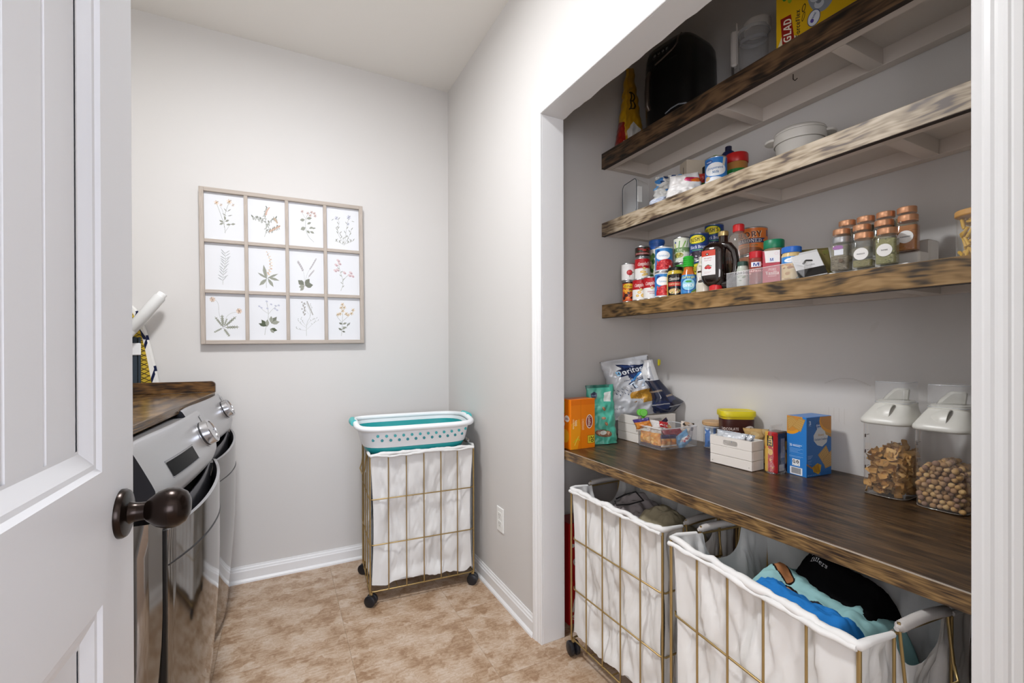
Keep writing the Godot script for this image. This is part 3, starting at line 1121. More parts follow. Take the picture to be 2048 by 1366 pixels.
# ---------------------------------------------------------------- framed botanical prints
func build_botanical_print():
	var t := thing("framed_botanical_print", "square pale wood frame of twelve botanical flower prints on the back wall", "picture", V(.0433, 1.5818, ZB + .002), 0)
	t.rotation.z = deg_to_rad(.55)
	var W := .757
	var H := .760
	var bd := .0195
	var ml := .0165
	var cw := (W - 2 * bd - 3 * ml) / 4
	var ch := (H - 2 * bd - 2 * ml) / 3
	var fm := tmat(wood(512, 64, 31, ["a99f95", "b2a79d", "bbb0a6", "ada297"], 6.0, .5, .5), .7, .25)
	var m := MB.new()
	part(t, "backing", MB.new().box(V(0, 0, .008), V(W - .01, H - .01, .012), .001), mat("a89a8e", .8))
	for s in [-1, 1]:
		part(t, "frame_bar", MB.new().box(V(s * (W - bd) / 2, 0, .017), V(bd, H, .034), .0015), fm)
		part(t, "frame_bar", MB.new().box(V(0, s * (H - bd) / 2, .017), V(W - 2 * bd, bd, .034), .0015), fm)
	for k in 3: part(t, "glazing_bar", MB.new().box(V(-W / 2 + bd + cw * (k + 1) + ml * (k + .5), 0, .024), V(ml, H - 2 * bd, .018), .001), fm)
	for k in 2:
		for c in 4:
			part(t, "glazing_bar", MB.new().box(V(-W / 2 + bd + cw * (c + .5) + ml * c, H / 2 - bd - ch * (k + 1) - ml * (k + .5), .024), V(cw, ml, .018), .001), fm)
	var cv := CV.new(1024, 960, "dddee1")
	for r in 3:
		for c in 4: draw_plant(cv, c * 256, r * 320, r * 4 + c)
	var pm := tmat(cv.tex(), .8, .2)
	for r in 3:
		for c in 4:
			var z := .0155
			var x := -W / 2 + bd + cw * (c + .5) + ml * c
			var y := H / 2 - bd - ch * (r + .5) - ml * r
			var uv := Rect2(c / 4.0, r / 3.0, .25, 1 / 3.0)
			part(t, "print_card", MB.new().box(V(x, y, z), V(cw + .004, ch + .004, .003), 0, [uv, uv, uv, uv, uv, uv]), pm)

func leaf(c: CV, a: Vector2, dir: float, l: float, w: float, col):
	var d := Vector2(cos(dir), -sin(dir))
	var n := d.orthogonal()
	c.poly([a, a + d * l * .3 + n * w * .8, a + d * l * .6 + n * w, a + d * l, a + d * l * .6 - n * w * .9, a + d * l * .3 - n * w * .8], col)
	c.line([a, a + d * l * .9], 1.4, Color(col).darkened(.2))
func stalk(c: CV, pts: Array, col, w := 2.2) -> Array:
	var cu := Curve2D.new()
	for i in pts.size():
		var tg: Vector2 = ((pts[mini(i + 1, pts.size() - 1)] - pts[maxi(i - 1, 0)]) as Vector2) * .22
		cu.add_point(pts[i], -tg, tg)
	var o := []
	for k in 25: o.append(cu.sample_baked(cu.get_baked_length() * k / 24.0))
	c.line(o, w, col)
	return o
func flower(c: CV, p: Vector2, r: float, col, mid, n := 6):
	for k in n:
		var a := TAU * k / n + .3
		c.ell(p.x + cos(a) * r * .62, p.y + sin(a) * r * .62, r * .48, r * .3, Color(col).darkened(.08 * (k % 3)), a)
	c.ell(p.x, p.y, r * .28, r * .28, mid)
func draw_plant(c: CV, ox: float, oy: float, k: int):
	var G := "9a9c90"
	var D := "7b7e72"
	var L := "b0b2ab"
	var O := Vector2(ox, oy)
	var q := func(a: Array) -> Array:
		var r := []
		for i in range(0, a.size(), 2): r.append(O + Vector2(a[i], a[i + 1]))
		return r
	var rg := RandomNumberGenerator.new()
	rg.seed = 100 + k
	match k:
		0:
			var a := stalk(c, q.call([132, 268, 122, 200, 80, 70]), G)
			stalk(c, q.call([128, 264, 168, 200]), L)
			var b := stalk(c, q.call([126, 230, 130, 150, 158, 60]), G)
			stalk(c, q.call([128, 170, 118, 120, 104, 92]), L)
			for e in [[122, 200, 3.6], [122, 196, 2.7], [134, 180, 1.7], [132, 190, .5], [168, 205, .2], [168, 205, 3.3], [150, 150, .3], [140, 150, 2.6], [148, 120, .7], [145, 122, 2.3]]: leaf(c, O + Vector2(e[0], e[1]), e[2], 30, 7 if e[1] > 170 else 3, G)
			flower(c, O + Vector2(80, 68), 15, "e0cfc2", "b08a5a"); flower(c, O + Vector2(160, 52), 17, "e3d3c6", "b08a5a"); flower(c, O + Vector2(108, 80), 10, "ddd2cc", "a89a80"); flower(c, O + Vector2(184, 72), 10, "ddd2cc", "a89a80")
		1:
			var s1 := stalk(c, q.call([112, 270, 126, 200, 116, 110, 136, 60]), G)
			var s2 := stalk(c, q.call([124, 210, 160, 150, 196, 130]), G)
			var s3 := stalk(c, q.call([122, 170, 80, 150, 30, 140]), G)
			var s4 := stalk(c, q.call([120, 230, 160, 220, 210, 190]), G)
			for s in [s1, s2, s3, s4]:
				for i in range(5, 25, 2):
					leaf(c, s[i], rg.randf_range(.6, 2.5), 20, 4, [G, L, D][i % 3])
					leaf(c, s[i], rg.randf_range(3.6, 5.6), 20, 4, [G, L][i % 2])
			for e in s1.slice(18): c.ell(e.x + 8, e.y + 4, 9, 4, "c9ab9c", -.6)
			for i in 9: c.ell(O.x + 150 + i * 8, O.y + 226 - i * 5, 5, 9, ["b99a86", "c9b1a2"][i % 2], .5)
			for i in 6: c.ell(O.x + 180 + i * 4, O.y + 136 + i * 5, 4, 8, "b9a692", .3)
		2:
			stalk(c, q.call([184, 276, 140, 230, 124, 160, 136, 90, 168, 60]), G)
			stalk(c, q.call([132, 120, 108, 84, 100, 62]), L)
			for e in [[124, 176, 3.6, 40, 15], [136, 150, .5, 34, 9], [120, 120, 3.3, 36, 12], [132, 110, .2, 40, 11], [132, 196, 5.6, 30, 10], [150, 180, .4, 32, 8], [156, 200, 5.9, 34, 9], [170, 178, .2, 30, 6]]: leaf(c, O + Vector2(e[0], e[1]), e[2], e[3], e[4], [G, D][int(e[0]) % 2])
			for e in [[102, 62], [142, 70], [170, 60], [190, 66], [196, 84], [160, 84]]: flower(c, O + Vector2(e[0], e[1]), 11, "cdb8b0", "a08a86", 5)
		3:
			for e in [[140, 276, 90, 190, 100, 110, 78, 84], [142, 276, 150, 200, 166, 110, 176, 72], [140, 270, 120, 220, 70, 150], [144, 268, 180, 200, 196, 150], [140, 280, 100, 262, 66, 254], [146, 270, 190, 250, 210, 240]]:
				var s := stalk(c, q.call(e), G, 1.8)
				for i in range(6, 24, 4): leaf(c, s[i], 1.57 + (.6 if i % 8 < 4 else -.6), 26, 3, [G, L][i % 2])
			flower(c, O + Vector2(80, 82), 14, "cfd0da", "9b9aa8"); flower(c, O + Vector2(176, 66), 16, "c8cad6", "8f90a2"); flower(c, O + Vector2(170, 118), 10, "c4c6d0", "8f90a2"); leaf(c, O + Vector2(60, 90), 3.8, 24, 3, L); leaf(c, O + Vector2(196, 92), -.2, 26, 3, L)
		4:
			var s := stalk(c, q.call([112, 280, 116, 200, 130, 120, 126, 60]), L)
			for i in range(3, 25, 2):
				leaf(c, s[i], 2.4 + rg.randf_range(-.2, .2), 40, 3.5, ["a5a8aa", "b7b9bb"][i % 2])
				leaf(c, s[i], .75 + rg.randf_range(-.2, .3), 42, 3.5, ["b0b3b4", "c3c5c6"][i % 2])
		5:
			var s := stalk(c, q.call([120, 290, 122, 220, 150, 130, 128, 36]), G)
			for e in [[120, 226, 1.75, 100, 13], [124, 222, 2.6, 72, 8], [122, 226, 3.9, 70, 13], [126, 222, .45, 84, 8], [132, 214, -.25, 80, 10], [130, 222, -1.0, 70, 12]]: leaf(c, O + Vector2(e[0], e[1]), e[2], e[3], e[4], [G, D][int(e[3]) % 2])
			for i in range(9, 25):
				var e: Vector2 = s[i]
				c.ell(e.x + (8 if i % 2 else -4), e.y, 10 - i * .3, 5, ["d8c2a8", "c9a893", "e3d2bd"][i % 3], .5)
		6:
			for e in [[112, 262, 110, 200, 100, 150, 66, 90], [114, 262, 130, 180, 170, 110, 196, 64], [116, 260, 140, 200, 178, 150]]:
				var s := stalk(c, q.call(e), L, 1.6)
				for i in range(15, 25): c.ell(s[i].x, s[i].y, 5, 9, ["bdb9ba", "a9a5a8"][i % 2], .6)
			for e in [[108, 256, 2.5, 54, 20], [112, 262, 3.4, 44, 14], [116, 258, 1.0, 58, 18], [116, 262, .15, 58, 20], [108, 266, 4.0, 44, 12]]: leaf(c, O + Vector2(e[0], e[1]), e[2], e[3], e[4], [G, D][int(e[3] / 2) % 2])
		7:
			var s := stalk(c, q.call([106, 288, 124, 220, 100, 130, 90, 70]), G)
			stalk(c, q.call([118, 220, 150, 180, 190, 150]), G)
			for i in range(3, 20, 3): leaf(c, s[i], .8 if i % 2 else 2.5, 24, 4, L)
			for e in [[90, 62], [74, 96], [100, 84], [66, 138], [84, 132], [186, 148], [200, 172], [176, 168], [136, 150]]:
				c.ell(O.x + e[0], O.y + e[1], 15, 9, "d3bfc0", .5); c.ell(O.x + e[0] + 5, O.y + e[1] + 5, 8, 6, "b79ea2", .2)
		8:
			stalk(c, q.call([112, 226, 88, 150, 80, 70, 54, 44]), L, 1.8)
			stalk(c, q.call([116, 226, 140, 150, 210, 122]), L, 1.8)
			for e in [[112, 232, 2.2, 92, 9], [110, 228, 1.65, 86, 12], [116, 228, .75, 110, 11], [118, 232, 0.05, 96, 12], [112, 236, 5.3, 70, 10], [108, 234, 3.65, 66, 7], [114, 226, 1.2, 60, 6]]:
				var d := Vector2(cos(e[2]), -sin(e[2]))
				var n := d.orthogonal()
				var a := O + Vector2(e[0], e[1])
				leaf(c, a, e[2], e[3], e[4] * .6, D)
				for i in range(1, 6):
					var b: Vector2 = a + d * e[3] * i / 6.5
					for sg in [-1, 1]: c.poly([b, b + d * 6 + n * sg * e[4] * 1.1, b + d * 12], G)
			flower(c, O + Vector2(46, 44), 17, "d9c5b6", "b09a88", 8); flower(c, O + Vector2(212, 118), 18, "ddc7b6", "8c7060", 8)
		9:
			stalk(c, q.call([104, 282, 112, 230, 130, 150, 120, 50]), G)
			stalk(c, q.call([128, 140, 160, 100, 200, 70]), L)
			stalk(c, q.call([126, 130, 90, 104, 74, 84]), L)
			for e in [[150, 200, .9, 60, 15], [150, 200, .2, 58, 15], [150, 200, 1.6, 52, 14], [116, 220, 2.2, 56, 14], [116, 220, 2.8, 56, 12], [120, 224, 1.5, 52, 14], [140, 240, -.2, 50, 14], [140, 240, -.8, 40, 10]]: leaf(c, O + Vector2(e[0], e[1]), e[2], e[3], e[4], [D, G, "59604f"][int(e[3]) % 3])
			for e in [[120, 46], [150, 66], [180, 76], [202, 72], [84, 92], [70, 82], [190, 106], [176, 96], [124, 96]]: c.ell(O.x + e[0], O.y + e[1], 8, 6, ["b8bac8", "a3a6b6"][int(e[0]) % 2], .4)
		10:
			var s := stalk(c, q.call([120, 288, 124, 200, 150, 130, 120, 46]), G, 1.8)
			for e in [[122, 230, 80, 200, 60, 170], [124, 240, 180, 190, 206, 176], [122, 220, 90, 180, 84, 160], [124, 210, 150, 180, 196, 160], [120, 250, 60, 240, 46, 230], [140, 130, 110, 90, 96, 60], [146, 140, 160, 90, 150, 60]]:
				var b := stalk(c, q.call(e), L, 1.4)
				for i in range(12, 25, 4): leaf(c, b[i], 1.2 if i % 8 < 4 else 2.2, 12, 2, L)
			for i in 14:
				c.ell(O.x + 96 + 22 * absf(sin(i * .9)) - 6, O.y + 44 + i * 7, 5, 5, "9d9a95")
				c.ell(O.x + 128 + i * 3, O.y + 40 + i * 7, 4.5, 5.5, "a7a49f")
		11:
			stalk(c, q.call([106, 288, 112, 220, 118, 120, 120, 60]), G)
			stalk(c, q.call([114, 180, 160, 140, 196, 104]), G)
			stalk(c, q.call([114, 190, 80, 150, 70, 130]), G)
			for e in [[112, 240, .6, 40, 9], [112, 246, 2.6, 34, 8], [116, 200, 2.8, 30, 8], [116, 200, .3, 36, 8], [150, 220, 1.2, 34, 4], [160, 210, 1.0, 30, 4], [114, 220, -.2, 40, 6], [112, 252, -.3, 26, 7]]: leaf(c, O + Vector2(e[0], e[1]), e[2], e[3], e[4], [G, D][int(e[3] / 2) % 2])
			for e in [[118, 52], [108, 76], [132, 74], [120, 100], [82, 128], [100, 122], [160, 130], [188, 118], [200, 92], [146, 122]]: flower(c, O + Vector2(e[0], e[1]), 14, ["dcccb6", "d0bca2"][int(e[0]) % 2], "a48d66", 5)

# ---------------------------------------------------------------- pantry shelves and worktop
const XS := 1.3738
const T1 := 1.3792
const T2 := 1.7677
const T3 := 2.0988
const CT := .7581
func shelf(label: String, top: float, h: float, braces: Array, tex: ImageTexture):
	var z0 := ZA + .001
	var z1 := ZA2 - .001
	var L := z1 - z0
	var zc := (z0 + z1) / 2
	var t := thing("pantry_shelf", label, "shelf", V(XS, top, zc), -PI / 2, "wood fronted pantry shelves")
	# local: x runs towards the camera (world +z), z out towards the room (world -x)
	var white := mat("d6cdc4", .6, 0, .3)
	part(t, "front_board", MB.new().box(V(0, -h / 2, -.0095), V(L, h, .019), .0012), tmat(tex, .42))
	part(t, "shelf_panel", MB.new().box(V(0, -.0095, -.019 - .141), V(L, .015, .281), .0006), mat("cfc8c0", .6, 0, .3))
	part(t, "front_rail", MB.new().box(V(0, -h / 2 - .006, -.019 - .0175), V(L, h - .018, .034), .001), white)
	part(t, "stained_underside", MB.new().box(V(0, -h - .0004, -.0095), V(L, .001, .019), 0), mat("2a1d14", .6))  # unlit look of the front board's bottom edge, put into a dark strip
	part(t, "wall_rail", MB.new().box(V(0, -h / 2 - .006, -.282), V(L, h - .020, .036), .001), white)
	part(t, "end_rail", MB.new().box(V(-L / 2 + .018, -h / 2 - .006, -.16), V(.034, h - .020, .206), .001), white)
	for z in braces:
		part(t, "cross_brace", MB.new().box(V(z - zc, -h / 2 - .006, -.16), V(.038, h - .020, .206), .001), white)
	part(t, "end_rail", MB.new().box(V(L / 2 - .018, -h / 2 - .006, -.16), V(.034, h - .020, .206), .001), white)
	return t

func build_alcove():
	var fc := ["2e2114", "5f4a2c", "7d6038", "8f7046", "9f8055"]
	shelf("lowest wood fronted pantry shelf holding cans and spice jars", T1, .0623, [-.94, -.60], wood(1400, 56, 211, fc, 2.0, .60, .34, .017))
	shelf("middle wood fronted pantry shelf with a pale front holding a white bowl", T2, .0626, [-1.05, -.603], wood(1400, 56, 421, ["54443a", "83715a", "a08e74", "b4a38b", "c2b29b"], 2.0, .58, .40, .017))  # paler palette carries the glare on this front
	var top = shelf("topmost dark wood fronted pantry shelf holding a black air fryer", T3, .0718, [-1.12, -.735], wood(1400, 64, 631, ["17110c", "33261a", "4a3625", "5b4530", "6a5138"], 2.4, .6, .4, .018))  # shade on the top front is put into this darker palette
	var hk := MB.new().tube([V(.0, -.018, -.15), V(.0, -.035, -.15), V(.006, -.042, -.15), V(.014, -.038, -.15)], .0015, 6)
	part(top, "cup_hook", hk, mat("3c3630", .4, .7))
	# the worktop
	var wt := thing("pantry_worktop", "long dark stained wood worktop across the pantry above the hampers", "worktop", V(1.0372, CT, (ZA + ZA2) / 2), -PI / 2)
	var L := ZA2 - ZA - .002
	var D := XA - 1.0372 - .001
	var tm := tmat(wood(1536, 512, 91, ["21180f", "33261a", "463320", "594229", "6c5131"], 6.0, .42, .42, .03), .34, .45)
	part(wt, "top", MB.new().box(V(0, -.0182, -D / 2), V(L, .0365, D), .002), tm)
	var fe := wood(1536, 40, 97, ["30231a", "523d27", "6b5233", "7f633d", "93744a"], 3.0, .5, .45, .03)
	part(wt, "front_edge", MB.new().box(V(0, -.0187, .0016), V(L, .0352, .003), .0008), tmat(fe, .4))
	var pale := MB.new()
	pale.box(V(0, -.0010, .0014), V(L, .0018, .0036), .0004)
	part(wt, "worn_arris", pale, mat("a39584", .5))  # pale strip along the top front edge
	var cl := MB.new()
	cl.box(V(0, -.058, -D + .02), V(L, .04, .036), .001)
	part(wt, "wall_batten", cl, mat("8a7b6c", .7))

# ---------------------------------------------------------------- goods on the worktop
# a printed carton: texture halves are front | side | top
func carton(called: String, label: String, cat: String, pos: Vector3, turn: float, s: Vector3, cv: CV, fr: Rect2, sd: Rect2, tp: Rect2, mirror_side := false) -> Node3D:
	var t := thing(called, label, cat, pos, turn)
	part(t, "printed_carton", MB.new().box(V(0, s.y / 2, 0), s, .0012, [sd, sd, tp, tp, fr, fr]), tmat(cv.tex(), .32, .45))
	return t
# a soft pouch: width w, height h, thickness d; sealed flat at the top (and bottom if ends == 2)
func pouch(w: float, h: float, d: float, sd: int, ends := 1, crease := .012, topw := 1.0, n := 48) -> MB:
	var nz := noise(sd, 9.0, 3)
	var rings := []
	for j in 33:
		var v := j / 32.0
		var f := pow(sin(PI * clampf(.5 + v * .5, 0, 1)), .55) if ends == 1 else pow(sin(PI * clampf(v * .94 + .03, 0, 1)), .5)
		if v > .94: f = minf(f, .06)
		if ends == 2 and v < .05: f = minf(f, .06)
		var ww := w * .5 * lerpf(1.0, topw, v) * (1.0 - .06 * sin(PI * v))
		var ring := PackedVector3Array()
		for k in n:   # u .25 .. .75 runs evenly across the front, the rest across the back
			var u := float(k) / n
			var fx := (u - .5) * 4.0
			var sg := 1.0
			if u < .25: fx = -u * 4.0; sg = -1.0
			elif u > .75: fx = (1.0 - u) * 4.0; sg = -1.0
			var x := fx * ww
			var z := sg * pow(maxf(0.0, 1.0 - pow(absf(fx), 2.6)), .6) * d * .5 * maxf(f, .04)
			var cr := nz.get_noise_3d(x * 2.2, v * h * 2.0, sg * .7) * crease * (.3 + f)
			ring.append(V(x + nz.get_noise_3d(v * h * 3, 5.0, 0) * crease * .5, v * h, z + cr * sg * (1.0 - pow(absf(fx), 4.0))))
		rings.append(ring)
	# front of the print spans u .25 .. .75
	return MB.new().loft(rings)
func crate(label: String, pos: Vector3, turn: float, s: Vector3) -> Node3D:
	var t := thing("slatted_crate", label, "crate", pos, turn, "white slatted crates")
	var w := mat("e6e0d8", .55)
	var th := .008
	var hh := (s.y - .002) / 3
	for sd in [-1, 1]:
		for k in 3:
			if k == 2:   # top board with an oval hand hole
				var hw := s.x / 2
				var P := P2([-hw, -hh / 2 + .0005])
				var o := P2([-hw, -hh / 2 + .0006, hw, -hh / 2 + .0006, hw, hh / 2 - .0006, .0, hh / 2 - .0006])
				# outline cut open above the hole's middle by a hair
				for q in 25:
					var a := PI / 2 + TAU * q / 24.0
					var cx := .018 * signf(cos(a)) if absf(cos(a)) > .01 else 0.0
					o.append(Vector2(cx + cos(a) * .010, -.002 + sin(a) * .009))
				o.append(Vector2(-.0001, hh / 2 - .0006))
				o.append(Vector2(-hw, hh / 2 - .0006))
				var m := MB.new()
				m.at(0, hh * (k + .5) + .001, sd * (s.z / 2 - th / 2))
				m.slab(o, th, .0)
				part(t, "slat", m, w)
			else:
				part(t, "slat", MB.new().box(V(0, hh * (k + .5) + .001, sd * (s.z / 2 - th / 2)), V(s.x, hh - .0012, th), .001), w)
		for k in 3:
			part(t, "end_slat", MB.new().box(V(sd * (s.x / 2 - th / 2), hh * (k + .5) + .001, 0), V(th, hh - .0012, s.z - 2 * th), .001), w)
	part(t, "base", MB.new().box(V(0, .005, 0), V(s.x - 2 * th, .006, s.z - 2 * th), .0005), w)
	var nl := MB.new()
	for x in [-.5, .5]: nl.at(x * (s.x - .02), hh * .35, s.z / 2 + .0002, 0, PI / 2).lathe(PR([0, 0, .0013, 0, .0010, .0006, 0, .0007]), 8)
	part(t, "nail_heads", nl, mat("4a4642", .4, .6))
	return t
func sachet(called: String, label: String, pos: Vector3, e: Vector3, w: float, h: float, d: float, cv: CV, group: String, cat := "snack pack") -> MeshInstance3D:
	var o := solo(called, label, cat, pouch(w, h, d, hash(label) % 1000, 2, .008), tmat(cv.tex(), .28, .5), pos, 0, group)
	o.rotation = e
	return o

func build_counter_goods():
	var R := func(x, y, w, h) -> Rect2: return Rect2(x / 512.0, y / 512.0, w / 512.0, h / 512.0)
	# orange multipack carton by the jamb: front faces the doorway
	var c := CV.new(512, 512, "ef8410")
	c.poly([Vector2(0, 250), Vector2(0, 512), Vector2(70, 512), Vector2(110, 300), Vector2(90, 200)], "f6a21c")
	c.rect(0, 0, 256, 60, "e87708").rect(104, 0, 3, 512, "c96a06")
	c.line([Vector2(30, 440), Vector2(70, 400), Vector2(90, 420)], 10, "d9c42a").line([Vector2(40, 470), Vector2(80, 380)], 6, "e9d65a")
	c.text("100", 52, 240, 62, 24, "fbe3c0", "Droid Sans Bold", PI / 2).text("CALORIE PACKS", 28, 250, 100, 12, "fbe3c0", "Droid Sans Bold", PI / 2)
	c.text("CHEDDAR", 128, 262, 112, 22, "fbe3c0", "Droid Sans", PI / 2)
	c.ell(196, 236, 36, 72, "f7f3ea").ell(196, 236, 30, 64, "8a2318").text("Goldfish", 196, 236, 104, 30, "fff4e6", "Droid Serif Bold", PI / 2)
	c.rect(176, 380, 76, 84, "2a2a20").rect(179, 383, 70, 78, "e9d33a").text("20", 226, 422, 60, 32, "1c1c18", "Droid Sans Bold", PI / 2).text("PACKS", 196, 422, 50, 12, "1c1c18", "Droid Sans Bold", PI / 2)
	c.rect(256, 0, 256, 512, "ec7f0e").rect(262, 20, 110, 130, "2a2a20").rect(266, 24, 102, 122, "e9d33a").text("20", 316, 76, 70, 60, "1c1c18", "Droid Sans Bold").text("PACKS", 316, 126, 70, 18, "1c1c18", "Droid Sans Bold")
	c.ell(420, 200, 60, 34, "f7f3ea").text("Goldfish", 420, 200, 90, 24, "8a2318", "Droid Serif Bold").ell(380, 380, 90, 70, "f4b52a").ell(330, 260, 40, 26, "e9e2d4")
	carton("snack_carton", "orange snack carton standing by the white jamb at the left end of the worktop", "carton", V(1.119, CT, -1.578), deg_to_rad(1), V(.124, .205, .075), c, R.call(0, 0, 256, 512), R.call(256, 0, 256, 512), R.call(0, 2, 200, 50))
	# teal almond bag
	var tb := CV.new(512, 512, "4fb39c")
	tb.rect(128, 0, 256, 26, "1f6a5c").speck(10, 130, 20, 250, 490, ["49a892", "57bda6"], 20, 60, 3)
	tb.poly([Vector2(196, 58), Vector2(226, 74), Vector2(222, 104), Vector2(210, 122), Vector2(182, 122), Vector2(168, 102), Vector2(166, 74)], "22304e").ell(196, 118, 22, 10, "8a6c54").text("Mark", 196, 92, 40, 14, "9fb4d8", "Droid Sans Bold")
	tb.poly([Vector2(290, 70), Vector2(352, 60), Vector2(352, 150), Vector2(282, 146)], "dfe5e2").lines(292, 76, 50, 9, 7, "a8b2b0")
	tb.text("ROASTED", 190, 170, 74, 14, "7fd0bd", "Droid Sans Bold").text("ALMONDS", 194, 192, 84, 16, "7fd0bd", "Droid Sans Bold").lines(160, 208, 70, 14, 9, "7ccab6")
	for e in [[272, 210, .9], [262, 290, .0], [286, 340, .7]]: tb.ell(e[0], e[1], 22, 12, "9a6f50", e[2]).ell(e[0] - 3, e[1] - 3, 15, 6, "c39a78", e[2])
	tb.ell(252, 420, 78, 32, "7a5640", .15)
	for k in 9: tb.ell(200 + k * 14, 412 + (k % 3) * 9, 16, 10, ["a87a5a", "c9a586", "8c6147"][k % 3], k * .7)
	tb.ell(248, 414, 30, 18, "d9ddd6").ell(276, 396, 10, 6, "4a8a48", .4)
	var tp := solo("nut_bag", "tall teal nut bag leaning back beside the orange carton", "bag", pouch(.125, .255, .05, 5, 1, .010), tmat(tb.tex(), .35, .5), V(1.262, CT, -1.588), deg_to_rad(-22))
	tp.rotation = Vector3(deg_to_rad(-4), deg_to_rad(-24), deg_to_rad(2.5))
	# crate in the corner with crisps on it
	crate("white slatted crate in the back corner under the crisp bags", V(1.500, CT, -1.575), deg_to_rad(-1), V(.22, .118, .135))
	var d := CV.new(512, 512, "c9ccd2")
	d.speck(14, 128, 0, 256, 512, ["c2c6cd", "d6d9de"], 14, 50, 8)
	d.poly([Vector2(196, 44), Vector2(360, 92), Vector2(256, 214)], "14244a").poly([Vector2(214, 56), Vector2(340, 92), Vector2(258, 186)], "22407c").poly([Vector2(250, 200), Vector2(330, 108), Vector2(348, 108), Vector2(256, 220)], "2f7fc4")
	d.poly([Vector2(186, 96), Vector2(380, 70), Vector2(384, 126), Vector2(190, 160)], "14244a").text("Doritos", 258, 116, 150, 44, "eef2f8", "Droid Sans Bold", -.14, .12).text("D", 193, 125, 20, 34, "54b4ea", "Droid Sans Bold", -.14)
	d.text("COOL", 236, 196, 40, 10, "14244a", "Droid Sans Bold").text("RANCH", 318, 188, 60, 14, "14244a", "Droid Sans Bold", -.14).text("17", 290, 236, 110, 66, "14244a", "Droid Sans Bold", -.14, .1).text("17", 292, 238, 98, 56, "d5e4f4", "Droid Sans Bold", -.14, .1)
	for k in 12: d.line([Vector2(150 + k * 9, 250 + (k * 37) % 60), Vector2(156 + k * 9, 262 + (k * 37) % 60)], 4, "2a3a5c")
	d.poly([Vector2(240, 300), Vector2(330, 290), Vector2(312, 372), Vector2(232, 350)], "b9862a").poly([Vector2(300, 330), Vector2(350, 280), Vector2(392, 400), Vector2(296, 402)], "c8963a").speck(40, 244, 300, 130, 90, ["9a6a1c", "dcae54"], 2, 5, 9)
	d.text("9 1/4 OZ", 170, 420, 50, 12, "5a6474")
	var db := solo("crisp_bag", "plump silver white crisp bag with blue triangle logo leaning in the corner", "bag", pouch(.235, .275, .085, 12, 2, .016), tmat(d.tex(), .22, .6), V(1.475, CT + .098, -1.615), 0, "crisp bags on the corner crate")
	db.rotation = Vector3(deg_to_rad(-8), deg_to_rad(-22), deg_to_rad(9))
	var d2 := CV.new(256, 256, "16203c")
	d2.rect(0, 0, 256, 110, "d9dbdd").speck(20, 0, 0, 256, 256, ["222d52", "0f1730"], 6, 22, 5).rect(0, 0, 256, 100, "dadcde").speck(10, 0, 0, 256, 100, ["b5b9c0", "eceeef"], 8, 30, 6).line([Vector2(0, 180), Vector2(256, 150)], 8, "8d7f70").line([Vector2(0, 230), Vector2(256, 215)], 5, "9b9c9e")
	d2.poly([Vector2(90, 100), Vector2(110, 70), Vector2(140, 60), Vector2(150, 100)], "b9893a")
	var rr := []
	var nb := noise(77, 14.0, 3)
	var spine := [[0.0, .0, .03, .030], [.012, .04, .062, .052], [.0, .075, .035, .05], [-.02, .11, .026, .040], [-.045, .155, .020, .034], [-.055, .20, .022, .030], [-.052, .235, .010, .02], [-.058, .25, .013, .022]]
	var bb := MB.new()
	for s in spine:
		var ring := PackedVector3Array()
		for k in 28:
			var th := TAU * k / 28.0
			var wob := 1.0 + .22 * nb.get_noise_2d(sin(th) * .09 + s[1] * 2, cos(th) * .09)
			ring.append(V(s[0] + sin(th) * (s[2] + .012) * wob * 1.05, s[1], cos(th) * s[3] * .8 * wob))
		rr.append(ring)
	bb.loft(rr)
	var cb := solo("twisted_crisp_bag", "dark blue and white crisp bag twisted shut with a yellow clip in the corner", "bag", bb, tmat(d2.tex(), .16, .7), V(1.590, CT + .119, -1.553), deg_to_rad(-20), "crisp bags on the corner crate")
	cb.rotation.z = deg_to_rad(6)
	var yc := thing("bag_clip", "yellow clip at the very top of the twisted crisp bag", "clip", V(1.602, CT + .335, -1.600), .4, "plastic bag clips")
	part(yc, "jaw", MB.new().box(V(0, .012, 0), V(.012, .03, .008), .002), mat("d3c81e", .4))
	part(yc, "lever", MB.new().box(V(.009, .014, 0), V(.005, .022, .010), .0015), mat("d3c81e", .4))
	var gc := thing("bag_clip", "bright green clip on the bottom of the silver crisp bag over the crate edge", "clip", V(1.404, CT + .075, -1.498), deg_to_rad(-40), "plastic bag clips")
	var gm := mat("58b82a", .35)
	part(gc, "lower_jaw", MB.new().tube([V(0, .0, .004), V(.003, .022, .006), V(.002, .046, .010)], [.010, .006, .0075], 12), gm)
	part(gc, "disc", MB.new().at(.004, .062, .014, 0, PI / 2).lathe(PR([0, -.006, .014, -.006, .0165, -.003, .0165, .003, .014, .006, 0, .006]), 24), gm)
	part(gc, "disc", MB.new().at(-.010, .062, .006, 0, PI / 2).lathe(PR([0, -.005, .013, -.005, .015, -.002, .015, .002, .013, .005, 0, .005]), 24), gm)
	part(gc, "lip", MB.new().at(0, .012, .012, 0, PI / 2).lathe(PR([0, -.004, .009, -.004, .011, 0, .009, .004, 0, .004]), 18), gm)
	# clear bin of snack packs
	var bn := thing("clear_bin", "clear plastic bin filled with snack packs in front of the corner crate", "bin", V(1.475, CT, -1.425), deg_to_rad(-2))
	var bw := .195
	var bd := .135
	var bh := .085
	var cl := clear("e0e2e8", .08)
